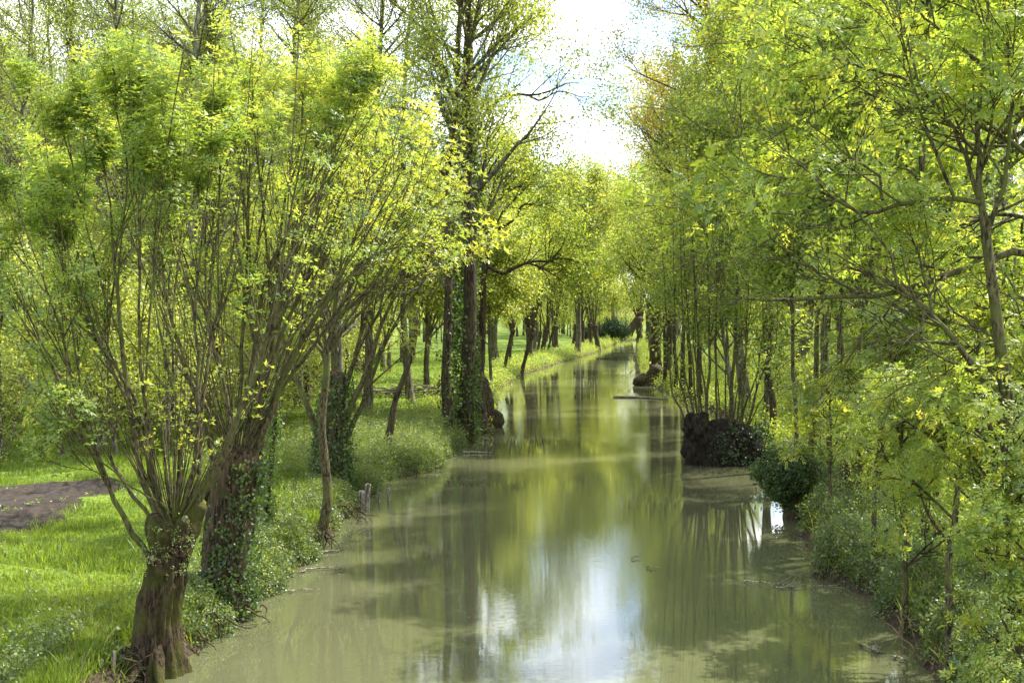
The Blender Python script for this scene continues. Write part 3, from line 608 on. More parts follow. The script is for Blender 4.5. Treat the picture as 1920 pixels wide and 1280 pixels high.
mesh('stem', *tubes(np.array([[[0, 0, -.2], [0, 0, 1.], [.2, 0, 2.5]]]), np.array([[.25, .2, .1]]), 8), B_dark, rt)

# ------------------------------------------------------------------ right bank
# dark root mass with two trunks
b = WP(1222, 722, .0); b[2] = -.1; D = b[1]
rt = thing('gnarled_alder', b, 'alder with a black gnarled root mass jutting into the water on the right bank', 'tree')
mesh('trunk', *cat_geo([gnarl([b, b+[.2, 0, 1.], b+[.3, 0, 3], b+[.4, 0, 7]], [.8, .42, .28, .15], 81, 18, 30, .2, .5, cap=False), gnarl([b+[.9, .5, 0], b+[1.1, .5, 1.2], b+[1.3, .5, 6]], [.6, .3, .14], 82, 16, 24, .2, .4, cap=False), knob(b+np.array([-.5, -.3, .35]), (.7, .5, .45), 83), knob(b+np.array([.3, -.5, .9]), (.6, .5, .5), 84)]), B_dark, rt, origin=b)
tg, bb, lv = tree_data(13, .3, 85, (.6, 0), .35, 16, 3.5, (.5, 1.1), 6, 4, 2.0, 1.1, .05, 'far', .8, 2, .5)
mesh('branches', *cat_geo([tg, bb]), B_dark, rt); mesh('crown', lv[0], lv[1], M_green, rt, lv[2], smoothf=False)

# coppiced stool standing in the water with poles
YI = 37.
bI = P3(1355, 865, YI); bI[2] = -.15
g = [gnarl([bI+[-.45, 0, 0], P3(1318, 830, YI), P3(1308, 795, YI), P3(1303, 778, YI)], [.55, .58, .42, .33], 91, 40, 60, .26, .1, cap=False), gnarl([P3(1312, 800, YI), P3(1322, 774, YI)], [.2, .12], 191, 20, 24, .2, 0), gnarl([P3(1300, 800, YI-.2), P3(1295, 776, YI-.2)], [.2, .14], 192, 20, 24, .2, 0), gnarl([P3(1305, 800, YI-.3), P3(1310, 782, YI-.3)], [.2, .16], 193, 20, 24, .2, 0), gnarl([bI+[.05, -.1, 0], P3(1352, 840, YI), P3(1343, 792, YI)], [.7, .55, .30], 92, 36, 50, .22, .1),
     gnarl([bI+[.55, .0, 0], P3(1392, 845, YI), P3(1390, 802, YI)], [.55, .5, .34], 93, 36, 50, .22, .1), gnarl([bI+[.0, .4, 0], P3(1362, 830, YI+.4), P3(1366, 790, YI+.4)], [.7, .6, .3], 94, 24, 30, .2, .1),
     gnarl([bI+[.8, .2, 0], P3(1408, 850, YI), P3(1412, 815, YI)], [.5, .45, .25], 97, 24, 30, .22, .1)]
limI = []
for (x0, y0, x1, y1, x2, y2, r) in [(1290,812,1258,720,1240,430,.05),(1296,790,1268,690,1262,440,.045),(1302,790,1282,690,1275,400,.05),(1312,785,1305,660,1298,380,.04),(1322,785,1330,680,1325,350,.075),
   (1328,795,1310,640,1290,330,.045),(1345,820,1342,640,1343,330,.05),(1352,800,1340,650,1352,380,.035),(1368,800,1378,650,1388,340,.085),(1380,805,1395,690,1420,450,.04),(1385,800,1420,700,1440,560,.045),
   (1372,800,1390,700,1440,600,.03),(1400,810,1422,720,1455,640,.06),(1395,815,1440,730,1490,640,.03),(1318,785,1300,640,1310,420,.035),(1360,800,1362,650,1370,400,.035),(1308,785,1290,600,1275,330,.035),(1388,800,1400,640,1410,400,.04)]:
    limI.append(([(x0, y0), ((x0*.55+x1*.45), (y0+y1)/2), (x1, y1), ((x1+x2)/2, (y1+y2)/2), (x2, y2), (x2+(x2-x1)*.25, y2-130)], r*.78, .012, rg0.uniform(-1, 1.5)))
root, _, _ = hero('coppiced_alder_stool', bI, cat_geo(g), B_black, limI, YI, 95, 'black ivied stool standing in the water with many thin straight poles, right bank', 'tree',
   k2=6, k3=3, L2=1.5, L3=.8, a2=(.4, .9), up2=.04, kind='cloud', sc=1.25, tips=2, tint=.45, leaf=M_green, limb_mat=B_limb, t0=.35, wob=.08)
ivy_on([bI+[.45, -.1, .1], bI+[.5, -.1, .7], bI+[.6, 0, 1.25]], [.8, .75, .4], 330, 96, root, bI, 0, 1, size=1.2, fade=False, mat=M_dark, pad=.2)

# slim poles lining the right bank beyond the stool
poles = [(1235,715,.11,'thin pole tree leaning left, nearest the gnarled alder on the right bank'),(1252,722,.10,'slim pole tree second beyond the coppiced stool, right bank'),(1268,728,.13,'straight slim tree framed between the stool and the gnarled alder'),
 (1283,735,.10,'slim grey pole tree close behind the stool\'s left side'),(1300,742,.14,'slightly thicker slim tree directly behind the stool'),(1240,690,.14,'slim tree deep behind the gnarled alder'),(1440,800,.11,'slim tree standing right behind the stool\'s leaning poles')]
for q, (px, py, r, lab) in enumerate(poles):
    b = WP(px+12, py, .5); b[0] = max(b[0], XR(b[1])+.3); b[2] = gz(b[0], b[1])-.05
    d = tree_data(12+q % 3*2, r, 300+q, ((-1)**q*.4-.3, 0), .3, 18, 2.4, (.5, 1.0), 5, 4, 1.3, .8, .06, 'far', .55, 2, .5+.05*(q % 3), keep=.7)
    put('slim_pole_tree', d, b, (B_dark, B_dark, [M_green, M_pale, M_ash][q % 3]), lab, 'tree', 'slim pole trees along the right bank')

# dark round bush at the water
YJ = 27.2
b = np.array([P3(1475, 970, YJ)[0], YJ, .2]); rt = thing('dark_ivy_bush', b, 'dark rounded ivy bush hanging over the water on the right bank', 'bush')
rgx = np.random.default_rng(10); nn = 2400; dd = nrm(rgx.standard_normal((nn, 3)))*rgx.uniform(.4, 1, (nn, 1))**.4
V, Fq, T = place_tufts('ivy', dd*np.array([.62, .55, .52])*(1+.22*np.sin(dd[:, :1]*7+dd[:, 2:]*5)+.22*np.sin(dd[:, 1:2]*9+dd[:, :1]*11)+.12*rgx.standard_normal((nn, 1)))+np.array([0, 0, .72]), dd, .95, rgx, .45); mesh('leaves', V, Fq, M_ivy, rt, T, smoothf=False)
mesh('stem', *gnarl([(.1, 0, -.4), (.1, 0, .3), (0, 0, .8)], [.2, .14, .1], 7, 10, 12, .1, .3), B_dark, rt)

# slender stems in the right thicket
stems = [(1492,905,33,.055,'thin straight stem right of the stool, before the thicket'),(1520,900,31,.07,'second thin stem right of the stool, slightly thicker'),(1583,950,26.5,.045,'left stem of the thin trio above the dark bush'),(1597,952,26.2,.055,'middle stem of the thin trio above the dark bush'),(1612,950,25.8,.05,'right stem of the thin trio above the dark bush'),
 (1560,905,30,.06,'slim stem behind the thin trio'),(1655,930,24,.08,'slim dark tree in the thicket right of the trio'),(1700,900,23,.09,'dark tree in the thicket left of the large forked ash'),(1740,930,20,.06,'thin tree in the thicket nearest the forked ash\'s long limb'),(1545,860,40,.09,'slim tree deep in the thicket behind the trio')]
for q, (px, py, Y, r, lab) in enumerate(stems):
    b = atY(px, Y); b[0] = max(b[0], XR(Y)+.25); b[2] = gz(b[0], Y)-.05
    d = tree_data(9.5+q % 4, r, 330+q, ((-.5, .3, -.2)[q % 3], .2), .4, 16, 1.7, (.5, 1.1), 5, 4, 1.1, .6, .04, 'cloud', 1.15, 3, .4+.06*(q % 3))
    put('thicket_tree', d, b, (B_limb, B_dark, [M_green, M_ash, M_green][q % 3]), lab, 'tree', 'slender trees in the right thicket')

# large forked ash, right edge
def kfK(p):
    px = 960+2300*p[:, 0]/p[:, 1]
    cl = np.sin(p[:, 0]*3.1+p[:, 2]*2.3)+np.sin(p[:, 2]*4.1-p[:, 1]*1.7+1)+np.sin(p[:, 0]*5.3+p[:, 1]*2.9)*.8
    return (.25+.75*smooth((cl+.9)/1.1))*(1-.85*smooth((1400-px)/90)*smooth((p[:, 2]-6.2)/.5))*(.05+.95*smooth((p[:, 2]-4.7-.25*smooth((4.4-p[:, 0])/1.2))/1.0)*1.0 + .28*smooth((p[:, 0]-4.2)/1.0))*.40
YK = 13.4
bK = P3(1915, 1200, YK); bK[2] = gz(bK[0], bK[1])-.1
gK = gnarl([bK, P3(1908, 1050, YK), P3(1903, 900, YK), P3(1890, 760, YK), P3(1872, 620, YK), P3(1855, 490, YK), P3(1843, 400, YK)], [.11, .08, .078, .072, .062, .055, .045], 101, 18, 70, .05, .3)
limK = [([(1892,765),(1855,725),(1820,680),(1780,625),(1735,580),(1695,548),(1665,470),(1600,390),(1530,330)], 0.044, .014, -.5),
 ([(1843,402),(1838,300),(1836,200),(1850,60),(1865,-90)], 0.044, .02, .4),
 ([(1843,405),(1820,320),(1790,240),(1720,150),(1690,20),(1660,-80)], 0.032, .013, 1.),
 ([(1848,440),(1880,350),(1900,220),(1890,60),(1880,-60)], 0.032, .013, -.8),
 ([(1838,380),(1760,370),(1690,382),(1620,400),(1570,375),(1500,340),(1420,320),(1365,280),(1345,220)], 0.029, .010, .6),
 ([(1655,375),(1650,330),(1590,290),(1540,250),(1480,190),(1440,130)], 0.019, .008, .8),
 ([(1790,372),(1740,250),(1710,150),(1690,50),(1680,-60)], 0.021, .010, -.6),
 ([(1875,640),(1810,600),(1740,560),(1640,520),(1560,470)], 0.018, .008, 1.),
 ([(1695,548),(1650,600),(1600,640),(1550,640)], 0.014, .006, .4),
 ([(1898,800),(1940,700),(1980,560)], 0.024, .01, 0),
 ([(1570,375),(1500,400),(1430,400),(1370,420),(1320,440)], 0.013, .006, .5), ([(1700,150),(1600,120),(1500,90),(1420,20)], 0.018, .008, 0)]
root, PK, RK = hero('forked_ash', bK, gK, B_limb, limK, YK, 102, 'large green ash at the right edge, forked trunk, one limb arching over the canal', 'tree',
   k2=11, k3=6, L2=1.3, L3=.55, a2=(.5, 1.2), up2=.02, kind='ashbig', sc=.9, tips=4, tint=.5, leaf=M_green, t0=.1, wob=.10, tj=.13, keepfn=kfK)
# second ash just outside the frame whose long bough crosses the picture
YM = 14.2
bM = P3(2010, 1150, YM); bM[2] = gz(bM[0], bM[1])-.1
gM = gnarl([bM, P3(2000, 900, YM), P3(1990, 650, YM), P3(1985, 480, YM), P3(1990, 250, YM)], [.17, .14, .13, .12, .09], 111, 18, 50, .05, .3)
limM = [([(1985,480),(1910,475),(1850,488),(1770,515),(1700,545),(1620,558),(1500,560),(1410,562),(1365,545),(1350,505)], .05, .010, -.4),
 ([(1986,440),(1915,405),(1850,408),(1780,425),(1700,440),(1620,450)], .03, .008, .5), ([(1990,260),(1940,120),(1900,0),(1880,-100)], .06, .02, .4), ([(1988,300),(1900,180),(1800,90),(1730,30),(1650,-60)], .05, .012, 1.2),
 ([(1620,558),(1560,520),(1500,490),(1440,440),(1400,380)], .018, .006, .6), ([(1990,350),(1900,270),(1800,220),(1700,200),(1560,150),(1450,60)], .036, .009, .9), ([(1988,600),(1920,560),(1860,560),(1800,600)], .025, .008, .3),
 ([(1988,700),(1920,650),(1850,640),(1780,690),(1720,740)], .025, .008, -.6), ([(1988,800),(1930,770),(1860,800),(1800,850)], .025, .008, -.5)]
hero('overhanging_ash', bM, gM, B_limb, limM, YM, 112, 'ash rooted past the right edge whose long horizontal bough crosses over the canal', 'tree',
   k2=11, k3=6, L2=1.1, L3=.5, a2=(.5, 1.2), up2=.02, kind='ashbig', sc=.9, tips=4, tint=.55, leaf=M_green, t0=.1, wob=.10, tj=.13, keepfn=kfK)

# saplings and shrubs in the right foreground
def sapling(px, Y, H, r, seed, label, leaf, sc=1., tint=.5, lean=(0, 0), n1=16, L1=.9, name='sapling', cat='tree', kind='ashbig', cb=.15):
    b = atY(px, Y); b[0] = max(b[0], XR(Y)+.1); b[2] = gz(b[0], Y)-.05
    d = tree_data(H, r, seed, lean, cb+.1, int(n1*.8), L1, (.6, 1.2), 4, 3, .6, .35, .03, kind, sc*.9, 2, tint)
    return put(name, d, b, (B_limb, B_dark, leaf), label, cat, 'saplings along the right bank')
sapling(1815, 12.6, 3.6, .05, 401, 'leafy sapling with a thin brown stem at the right water edge, nearest the camera', M_green, .7, .5, (-.3, 0), 18)
sapling(1880, 12.0, 2.6, .045, 402, 'low leafy sapling at the bottom right corner', M_green, .75, .45, (.1, 0), 16, .8)
sapling(1780, 14.6, 4.2, .045, 403, 'upright sapling with bright leaf sprays behind the nearest one', M_ash, .8, .55, (.2, 0), 18)
sapling(1700, 17.0, 3.8, .04, 404, 'sapling leaning over the leaf-covered bank slope, right side', M_green, .85, .5, (-.2, 0), 18)
sapling(1640, 19.5, 4.6, .04, 405, 'thin sapling above the brambly bank, between the dark bush and the forked ash', M_ash, .95, .55, (.2, 0), 20, 1.)
sapling(1850, 16.0, 5.0, .05, 406, 'tall sapling just behind the forked ash trunk', M_green, .9, .5, (.1, 0), 24, 1.2)
sapling(1760, 21.0, 5.2, .05, 407, 'bushy sapling in the middle of the right thicket', M_green, 1.1, .45, (0, 0), 26, 1.5)
sapling(1900, 19.0, 5.6, .05, 408, 'bushy sapling at the right edge behind the forked ash', M_green, 1.1, .5, (0, 0), 26, 1.5)
sapling(1560, 24.5, 2.6, .03, 409, 'low sapling just right of the dark bush', M_green, .9, .55, (0, 0), 14, .9)
sapling(1900, 11.0, 1.5, .03, 410, 'knee-high leafy shoot by the bottom right corner', M_ash, .6, .5, (0, 0), 10, .5)
sapling(1660, 29.0, 5.5, .05, 411, 'bushy sapling far back in the right thicket', M_green, 1.2, .45, (0, 0), 26, 1.7)

# copper poplars and tall trees on the right
def big(px, Y, H, r, seed, label, leaf, L1, n1, tint=.5, kind='far', sc=.7, bark=None, cb=.2, xo=0, **kw):
    b = atY(px, Y); b[0] = b[0]+xo; b[2] = gz(b[0], Y)-.05
    d = tree_data(H, r, seed, kw.pop('lean', (0, 0)), cb, n1, L1, (.6, 1.15), 7, 5, L1*.45, L1*.25, .05, kind, sc, 3, tint, keep=1. if leaf is M_copper else .62 if px > 1180 else .85, **kw)
    return put('tall_tree', d, b, (bark or B_tall, B_tall, leaf), label)
big(1400, 54, 25, .22, 501, 'tall poplar with coppery young leaves against the sky, right of the gap', M_copper, 5.4, 64, .5, sc=.62, kind='far', cb=.3, lean=(-2.6, 0))
big(1640, 40, 24, .35, 502, 'second coppery poplar, high behind the forked ash', M_copper, 5., 40, .5, sc=.62, cb=.35)
big(1850, 34, 21, .3, 503, 'third coppery poplar showing through leaves at the top right', M_copper, 4.5, 36, .6, sc=.6, cb=.35)
big(1270, 95, 21, .35, 504, 'tall pale green tree closing the right side of the sky gap', M_pale, 6, 34, .5, sc=1.)
big(1395, 72, 20, .2, 505, 'broad green tree behind the stool\'s poles', M_green, 6, 36, .5, sc=.9)
big(1440, 47, 15, .15, 506, 'green tree filling the middle of the right bank above the stool', M_green, 4.6, 34, .55, sc=.7, cb=.4)
big(1540, 36, 13, .14, 507, 'green tree rising behind the thin trio', M_green, 3.8, 34, .5, sc=.6, cb=.4)
big(1330, 44, 13, .09, 508, 'narrow green tree leaning out between the stool and the gnarled alder', M_ash, 3.0, 30, .5, sc=.6, lean=(-1.2, 0), xo=.8)
big(1700, 30, 12, .2, 509, 'green tree behind the long bough at the right', M_green, 3.6, 34, .5, sc=.55, cb=.4)
big(1850, 25, 11, .2, 510, 'green tree at the right edge behind both ashes', M_green, 3.4, 34, .5, sc=.5, cb=.4)
big(1222, 128, 17.5, .3, 511, 'rounded tree on the far right bank below the sky gap', M_pale, 6, 34, .5, sc=1.35)
big(1150, 228, 25, .4, 513, 'pale rounded tree closing the view at the far bend of the canal', M_pale, 9, 36, .5, sc=2.0, cb=.12)
big(1110, 205, 20, .35, 514, 'broad pale tree behind the dark shrub at the far bend', M_pale, 8, 34, .5, sc=1.8, cb=.12)
big(1500, 56, 19, .3, 512, 'tall green tree in the second row of the right wood', M_green, 5.5, 34, .4, sc=.85)
# left side background
big(60, 40, 15, 0.14, 520, 'thin-leaved tree with upright branches behind the soil patch, left edge', M_yel, 3.8, 34, .25, sc=.9, kind='thin', cb=.2)
big(220, 46, 20, 0.17, 521, 'tall thin-leaved tree behind the nearest pollard', M_yel, 4.2, 36, .25, sc=1.0, kind='thin', cb=.2)
big(370, 38, 17, 0.15, 522, 'pale trunked tree rising straight behind the two near pollards', M_yel, 3.6, 34, .35, sc=.9, kind='thin', bark=B_grey, cb=.25)
big(560, 50, 21, 0.17, 523, 'tall grey-stemmed tree behind the brown trunk, top nearly leafless', M_yel, 4., 36, .3, sc=1.0, kind='thin', bark=B_grey)
big(690, 46, 20, 0.15, 524, 'tall sparse tree left of the twin trunks', M_yel, 4.0, 38, .35, sc=1.05, kind='thin')
big(770, 54, 22, 0.16, 525, 'tall sparse tree close behind the twin trunks, nearly touching them', M_yel, 4.2, 38, .3, sc=1.1, kind='thin')
big(640, 37, 11, .15, 526, 'small yellow-green tree over the bank between curved trunk and twin trunks', M_yel, 2.8, 34, .4, sc=.6, kind='thin')
big(800, 60, 10, .15, 527, 'small leafy tree behind the leaning crooked stem', M_pale, 3.4, 32, .55, sc=.9)
big(920, 72, 9, 0.10, 528, 'yellow-green bushy tree above the dark stub at the bend of the left bank', M_pale, 3.2, 32, .5, sc=.9)
big(1082, 132, 18.5, .3, 529, 'rounded bright tree rising behind the far end of the pollard row', M_pale, 6, 34, .5, sc=1.35)
big(1000, 128, 19, .3, 530, 'tall bright tree behind the thickest far pollard', M_pale, 6, 32, .55, sc=1.4)
big(930, 100, 16, .3, 531, 'bright green tree behind the start of the far pollard row', M_green, 5, 32, .6, sc=1.2)
# ------------------------------------------------------------------ woods, one mass each
def wood(name, pts, variants, label, leafmats, bark=None):
    rg = np.random.default_rng(len(pts)); TV, TF, LV, LF, LT = [], [], [], [], []; nT = nL = 0
    for (x, y, s) in pts:
        tg, bgm, lv = variants[rg.integers(len(variants))]; a = rg.uniform(0, 6.28); c, n_ = np.cos(a), np.sin(a); M = np.array([[c, -n_, 0], [n_, c, 0], [0, 0, 1]]).T*s
        o = np.array([x, y, gz(x, y)-.05])
        for V, Fq in (tg, bgm): TV.append(V@M+o); TF.append(Fq+nT); nT += len(V)
        LV.append(lv[0]@M+o); LF.append(lv[1]+nL); LT.append(lv[2]+rg.uniform(-.15, .15)); nL += len(lv[0])
    V = np.concatenate(TV+LV); Fq = np.concatenate(TF+[f+nT for f in LF]); nt_ = sum(len(f) for f in TF); nl_ = sum(len(f) for f in LF)
    o = mesh(name, V, Fq, [bark or B_dark]+leafmats, tint=np.concatenate([np.zeros(nt_)]+LT), mi=np.concatenate([np.zeros(nt_, int), np.ones(nl_, int)]), smoothf=False)
    return tag(o, label, 'wood', kind='stuff')
vr = [tree_data(14+3*q, .22, 600+q, (.3, .2), .12, 24, 4., (.5, 1.1), 5, 3, 2., 1.2, .04, 'far', 1.2, 2, .5, twigs=False, keep=.7) for q in range(4)]
vs = [tree_data(15+3*q, .16, 620+q, (.3, .2), .12, 30, 3.2, (.25, .7), 6, 3, 2., 1.2, .10, 'thin', 1.6, 2, .3, twigs=True) for q in range(3)]
vb = [tree_data(3.2+.6*q, .06, 640+q, (.2, .1), .04, 18, 1.6, (.5, 1.2), 5, 3, .9, .6, .03, 'cloud', 1.0, 1, .5, twigs=False, keep=.75) for q in range(3)]
rg = np.random.default_rng(6)
pts = []
for Y in np.arange(52, 120, 6.5):
    for px in np.arange(-250, 840, 100): 
        x = P3(px+rg.uniform(-50, 50), 600, Y)[0]
        if x < XL(Y)-7: pts.append((x, Y+rg.uniform(-3, 3), rg.uniform(.8, 1.15)))
wood('left_wood', pts[:110], vs, 'sparse spring wood of thin grey stems filling the left background', [M_yel], B_tall)
pts = []
for Y in np.concatenate([np.arange(26, 60, 5), np.arange(60, 200, 11)]):
    for o_ in np.arange(12 if Y < 85 else 8, 46, 9.5+Y*.02):
        x = XR(Y)+o_+rg.uniform(-1.5, 1.5)
        if x/Y < .56: pts.append((x, Y+rg.uniform(-2, 2), rg.uniform(.75, 1.1)*(.75 if Y < 45 else 1)))
wood('right_wood', pts, vr, 'dense fresh green wood filling the background right of the canal', [M_green])
pts = []
for Y in np.arange(120, 330, 18):
    for x in np.arange(-60, 130, 9):
        if (x < XL(Y)-9) or (x > XR(Y)+7 and Y > 200): pts.append((x+rg.uniform(-3, 3), Y+rg.uniform(-5, 5), rg.uniform(.75, .95)))
for Y in np.arange(150, 300, 12):
    for x in np.arange(-10, 90, 5):
        if (x < XL(Y)-4) or (x > XR(Y)+4): pts.append((x, Y, rg.uniform(.35, .55)))
wood('far_wood', [p for p in pts if abs(p[0]/p[1]) < .5], vr, 'pale green wood closing the view far beyond the canal', [M_pale])
pts = []
for Y in np.arange(32, 74, 3.2):
    for px in np.arange(-60, 800, 70 if Y < 45 else 85):
        x = P3(px+rg.uniform(-40, 40), 600, Y)[0]
        if x < XL(Y)-(7 if Y > 40 else 5) and Y > 31+max(0, (px-420)*.07): pts.append((x, Y, rg.uniform(.6, 1.3)+(.5 if Y > 42 and px < 600 else 0)))
wood('left_understory', pts, vb, 'bushy green undergrowth beneath the trees beyond the left lawn', [M_pale], B_tall)
pts = []
for Y in np.arange(15, 90, 1.9):
    for o_ in np.arange(2.2, 14, 2.3+Y*.02):
        x = XR(Y)+o_+rg.uniform(-.7, .7)
        if x/Y < .5: pts.append((x, Y, rg.uniform(.35, .8)*min(1, .45+.12*o_)))
wood('right_understory', pts, vb, 'leafy thicket of low shrubs beneath the trees on the right bank', [M_ash])

# ------------------------------------------------------------------ ground cover and grass
def clump(X, Y, th):
    f = np.sin(X*2.1+Y*1.3)+np.sin(Y*2.9-X*1.7+1)+np.sin(X*4.3-Y*3.7)*.7+np.sin(Y*.9+2)*.8
    return f > th
def scatter(name, X, Y, kind, sc, mat, tint, label, cat, hmax=.0, tj=.2, seed=0):
    ok = clump(X, Y, {'bank_ground_cover': -1.0, 'bank_brambles': -.7}.get(name, -9)) & ((X-bA[0] < -.95) | (Y > 16) | (X > 0)); X, Y = X[ok], Y[ok]
    rg = np.random.default_rng(seed); Z = gz(X, Y)+rg.uniform(0, 1, len(X))**1.5*hmax
    V, Fq, T = place_tufts(kind, np.stack([X, Y, Z], -1), UP+.45*rg.standard_normal((len(X), 3)), sc, rg, tint, tj)
    return tag(mesh(name, V, Fq, mat, tint=T, smoothf=False), label, cat, kind='stuff')
rg = np.random.default_rng(8)
Y = 12+ (rg.uniform(0, 1, 30000)**1.5)*40; X = XL(Y)-.02-np.abs(rg.standard_normal(30000))*.6
sel = (X > XL(Y)-2.4); hm = .28
scatter('bank_ground_cover', X[sel], Y[sel], 'ivy', .68, M_gcov, .36, 'low glossy weeds and nettles covering the near left bank', 'ground cover', hm, tj=.26, seed=1)
Y = rg.uniform(30, 46, 9000); X = XL(Y)-.1-rg.uniform(0, 1, 9000)**1.3*4.5
scatter('bank_nettles', X, Y, 'cloud', .55, M_gcov, .55, 'tall soft weeds mounded over the left bank before the twin trunks', 'ground cover', .55, seed=2)
Y = 46+rg.uniform(0, 1, 6500)**1.3*190; X = XL(Y)-.05-rg.uniform(0, 1, 6500)**1.5*3
scatter('far_bank_grass', X, Y, 'far', .55, M_ash, .55, 'bright grassy fringe along the far left bank', 'grass', .5, seed=3)
Y = 11+rg.uniform(0, 1, 24000)**1.2*26; X = XR(Y)+.1+np.abs(rg.standard_normal(24000))*.95
scatter('bank_brambles', X, Y, 'ivy', .8, M_gcov, .3, 'brambles and ivy covering the slope of the right bank', 'ground cover', .6, seed=4)
Y = 36+rg.uniform(0, 1, 6000)**1.2*150; X = XR(Y)+rg.uniform(0, 1, 6000)**1.3*3.5
scatter('far_right_weeds', X, Y, 'far', .5, M_green, .5, 'green weeds along the far right bank', 'ground cover', .7, seed=5)
Y = 44+rg.uniform(0, 1, 14000)*80; X = XL(Y)-2-rg.uniform(0, 1, 14000)*(.35*Y)
scatter('meadow_weeds', X, Y, 'far', .4, M_grass, .5, 'tall uneven meadow grass beyond the garden under the left trees', 'grass', .35, seed=6)
Y = 11+rg.uniform(0, 1, 9000)*75; X = XR(Y)+1.2+rg.uniform(0, 1, 9000)*(3+Y*.2)
scatter('thicket_floor_weeds', X, Y, 'cloud', .8, M_grass, .5, 'bright weeds on the ground under the right thicket', 'ground cover', .5, seed=7)
rg = np.random.default_rng(31); Y = 13+rg.uniform(0, 1, 2600)*28; X = XL(Y)-1-rg.uniform(0, 1, 2600)*(.3*Y)
ok = clump(X*.8, Y*.8, 1.2); scatter('lawn_weeds', X[ok], Y[ok], 'bud', 1.0, M_gcov, .45, 'small broad-leaved weeds dotted through the lawn', 'weeds', .08, seed=9)
def tallgrass(name, n, side, y0, y1, o0, o1, hm, label, mat, seed, tint=.5):
    rg = np.random.default_rng(seed); Y = y0+rg.uniform(0, 1, n)**1.5*(y1-y0); o_ = o0+rg.uniform(0, 1, n)**1.4*(o1-o0)
    X = XL(Y)-o_ if side < 0 else XR(Y)+o_; ok = clump(X*1.7+3, Y*1.3, .2); X, Y = X[ok], Y[ok]; n = len(X); Z = gz(X, Y)-.02
    a = rg.uniform(0, 6.28, n); d = np.stack([np.cos(a)*.5, np.sin(a)*.5, 1+0*a], -1); P, R = grow(np.stack([X, Y, Z], -1), d, hm*rg.uniform(.4, 1.1, n), .008, .001, 5, .14, -.22, rg)
    s_ = np.stack([-np.sin(a), np.cos(a), 0*a], -1)[:, None]*R[..., None]*(1+Y[:, None, None]*.02)
    V = np.stack([P-s_, P+s_], 2); b = (np.arange(n)*10)[:, None]; i = (np.arange(4)*2)[None]
    Fq = np.stack([b+i, b+i+1, b+i+3, b+i+2], -1).reshape(-1, 4)
    tag(mesh(name, V, Fq, mat, tint=tint+.22*rg.standard_normal(len(Fq)), smoothf=False), label, 'grass', kind='stuff')
tallgrass('bank_tall_grass', 9000, -1, 12, 48, .15, 2.6, .42, 'arching tall grass blades tufted along the near left bank', M_grass, 21, .6)
tallgrass('right_bank_grass', 9000, 1, 11, 42, .2, 3.5, .55, 'arching grass and sedge on the right bank slope', M_grass, 22, .6)
tallgrass('dead_stems', 1600, 1, 13, 34, .05, 1.6, .8, 'dry brown stems hanging on the right bank slope', M_dead, 23, .6)
tallgrass('left_dead_stems', 900, -1, 12, 30, .05, 1.2, .45, 'dry brown stems among the weeds of the left bank', M_dead, 24, .6)
def grass():
    rg = np.random.default_rng(12); n = 230000
    Y = 12.5+(rg.uniform(0, 1, n)**1.35)*34; X = XL(Y)-.35-rg.uniform(0, 1, n)**1.1*(.35*Y+2.5)
    e = np.minimum(-8.5+.25*np.sin(Y*2)-X, 28.0+.2*np.sin(X*1.7)-Y); e = np.where(Y > 18.4, e, -1); ok = e < .05+.3*np.abs(rg.standard_normal(n))*(np.sin(X*7)+np.sin(Y*5) > 0); X, Y = X[ok], Y[ok]; n = len(X); Z = gz(X, Y)-.02
    h = rg.uniform(.05, .12, n)*(1+.9*(np.sin(X*1.7+Y)+np.sin(Y*2.3)>1.0)) + .10*np.exp(-((XL(Y)-X)-.5)**2*1.2); a = rg.uniform(0, 6.28, n); w = .006+.0004*Y
    s = np.stack([np.cos(a), np.sin(a), 0*a], -1)*w[:, None]; ln = rg.standard_normal((n, 3))*np.array([.35, .35, 0])
    b = np.stack([X, Y, Z], -1); tp_ = b+(UP+ln)*h[:, None]
    V = np.stack([b-s, b+s, tp_], 1).reshape(-1, 3)
    pt = .45+.15*np.sin(X*1.1+2)*np.sin(Y*.8)+.18*rg.standard_normal(n)
    tag(mesh('lawn_grass', V, np.arange(n*3).reshape(-1, 3), M_grass, tint=pt, smoothf=False), 'short bright lawn grass on the left bank around the soil patch', 'grass', kind='stuff')
grass()

# ------------------------------------------------------------------ small things on and by the water
def post(px, py, h, r, label, lean=(0, 0), hpx=None):
    b = WP(px, py, 0); b[2] = -.2
    o = mesh('wooden_post', *gnarl([b, b+[lean[0]*.5, lean[1]*.5, .2+h*.5], b+[lean[0], lean[1], .2+h]], [r, r*.95, r*.9], int(px), 12, 14, .08, 0), B_wood, origin=b)
    tag(o, label, 'post', 'old mooring posts along the left bank')
post(688, 958, .62, .07, 'tallest weathered post by the ivied clump, left water edge', (.03, 0))
post(678, 955, .42, .09, 'dark short post touching the tallest weathered post')
post(711, 940, .22, .035, 'tiny post stub in the water between two others')
post(729, 938, .30, .04, 'lone thin post standing in open water furthest right of the near posts')
post(187, 1290, .35, .035, 'pointed stake by the roots of the nearest pollard, left one', (.02, 0))
post(212, 1284, .42, .03, 'pointed stake by the roots of the nearest pollard, right one', (.01, 0))
post(888, 722, .7, .10, 'dark stub post on the left bank past the twin trunks')
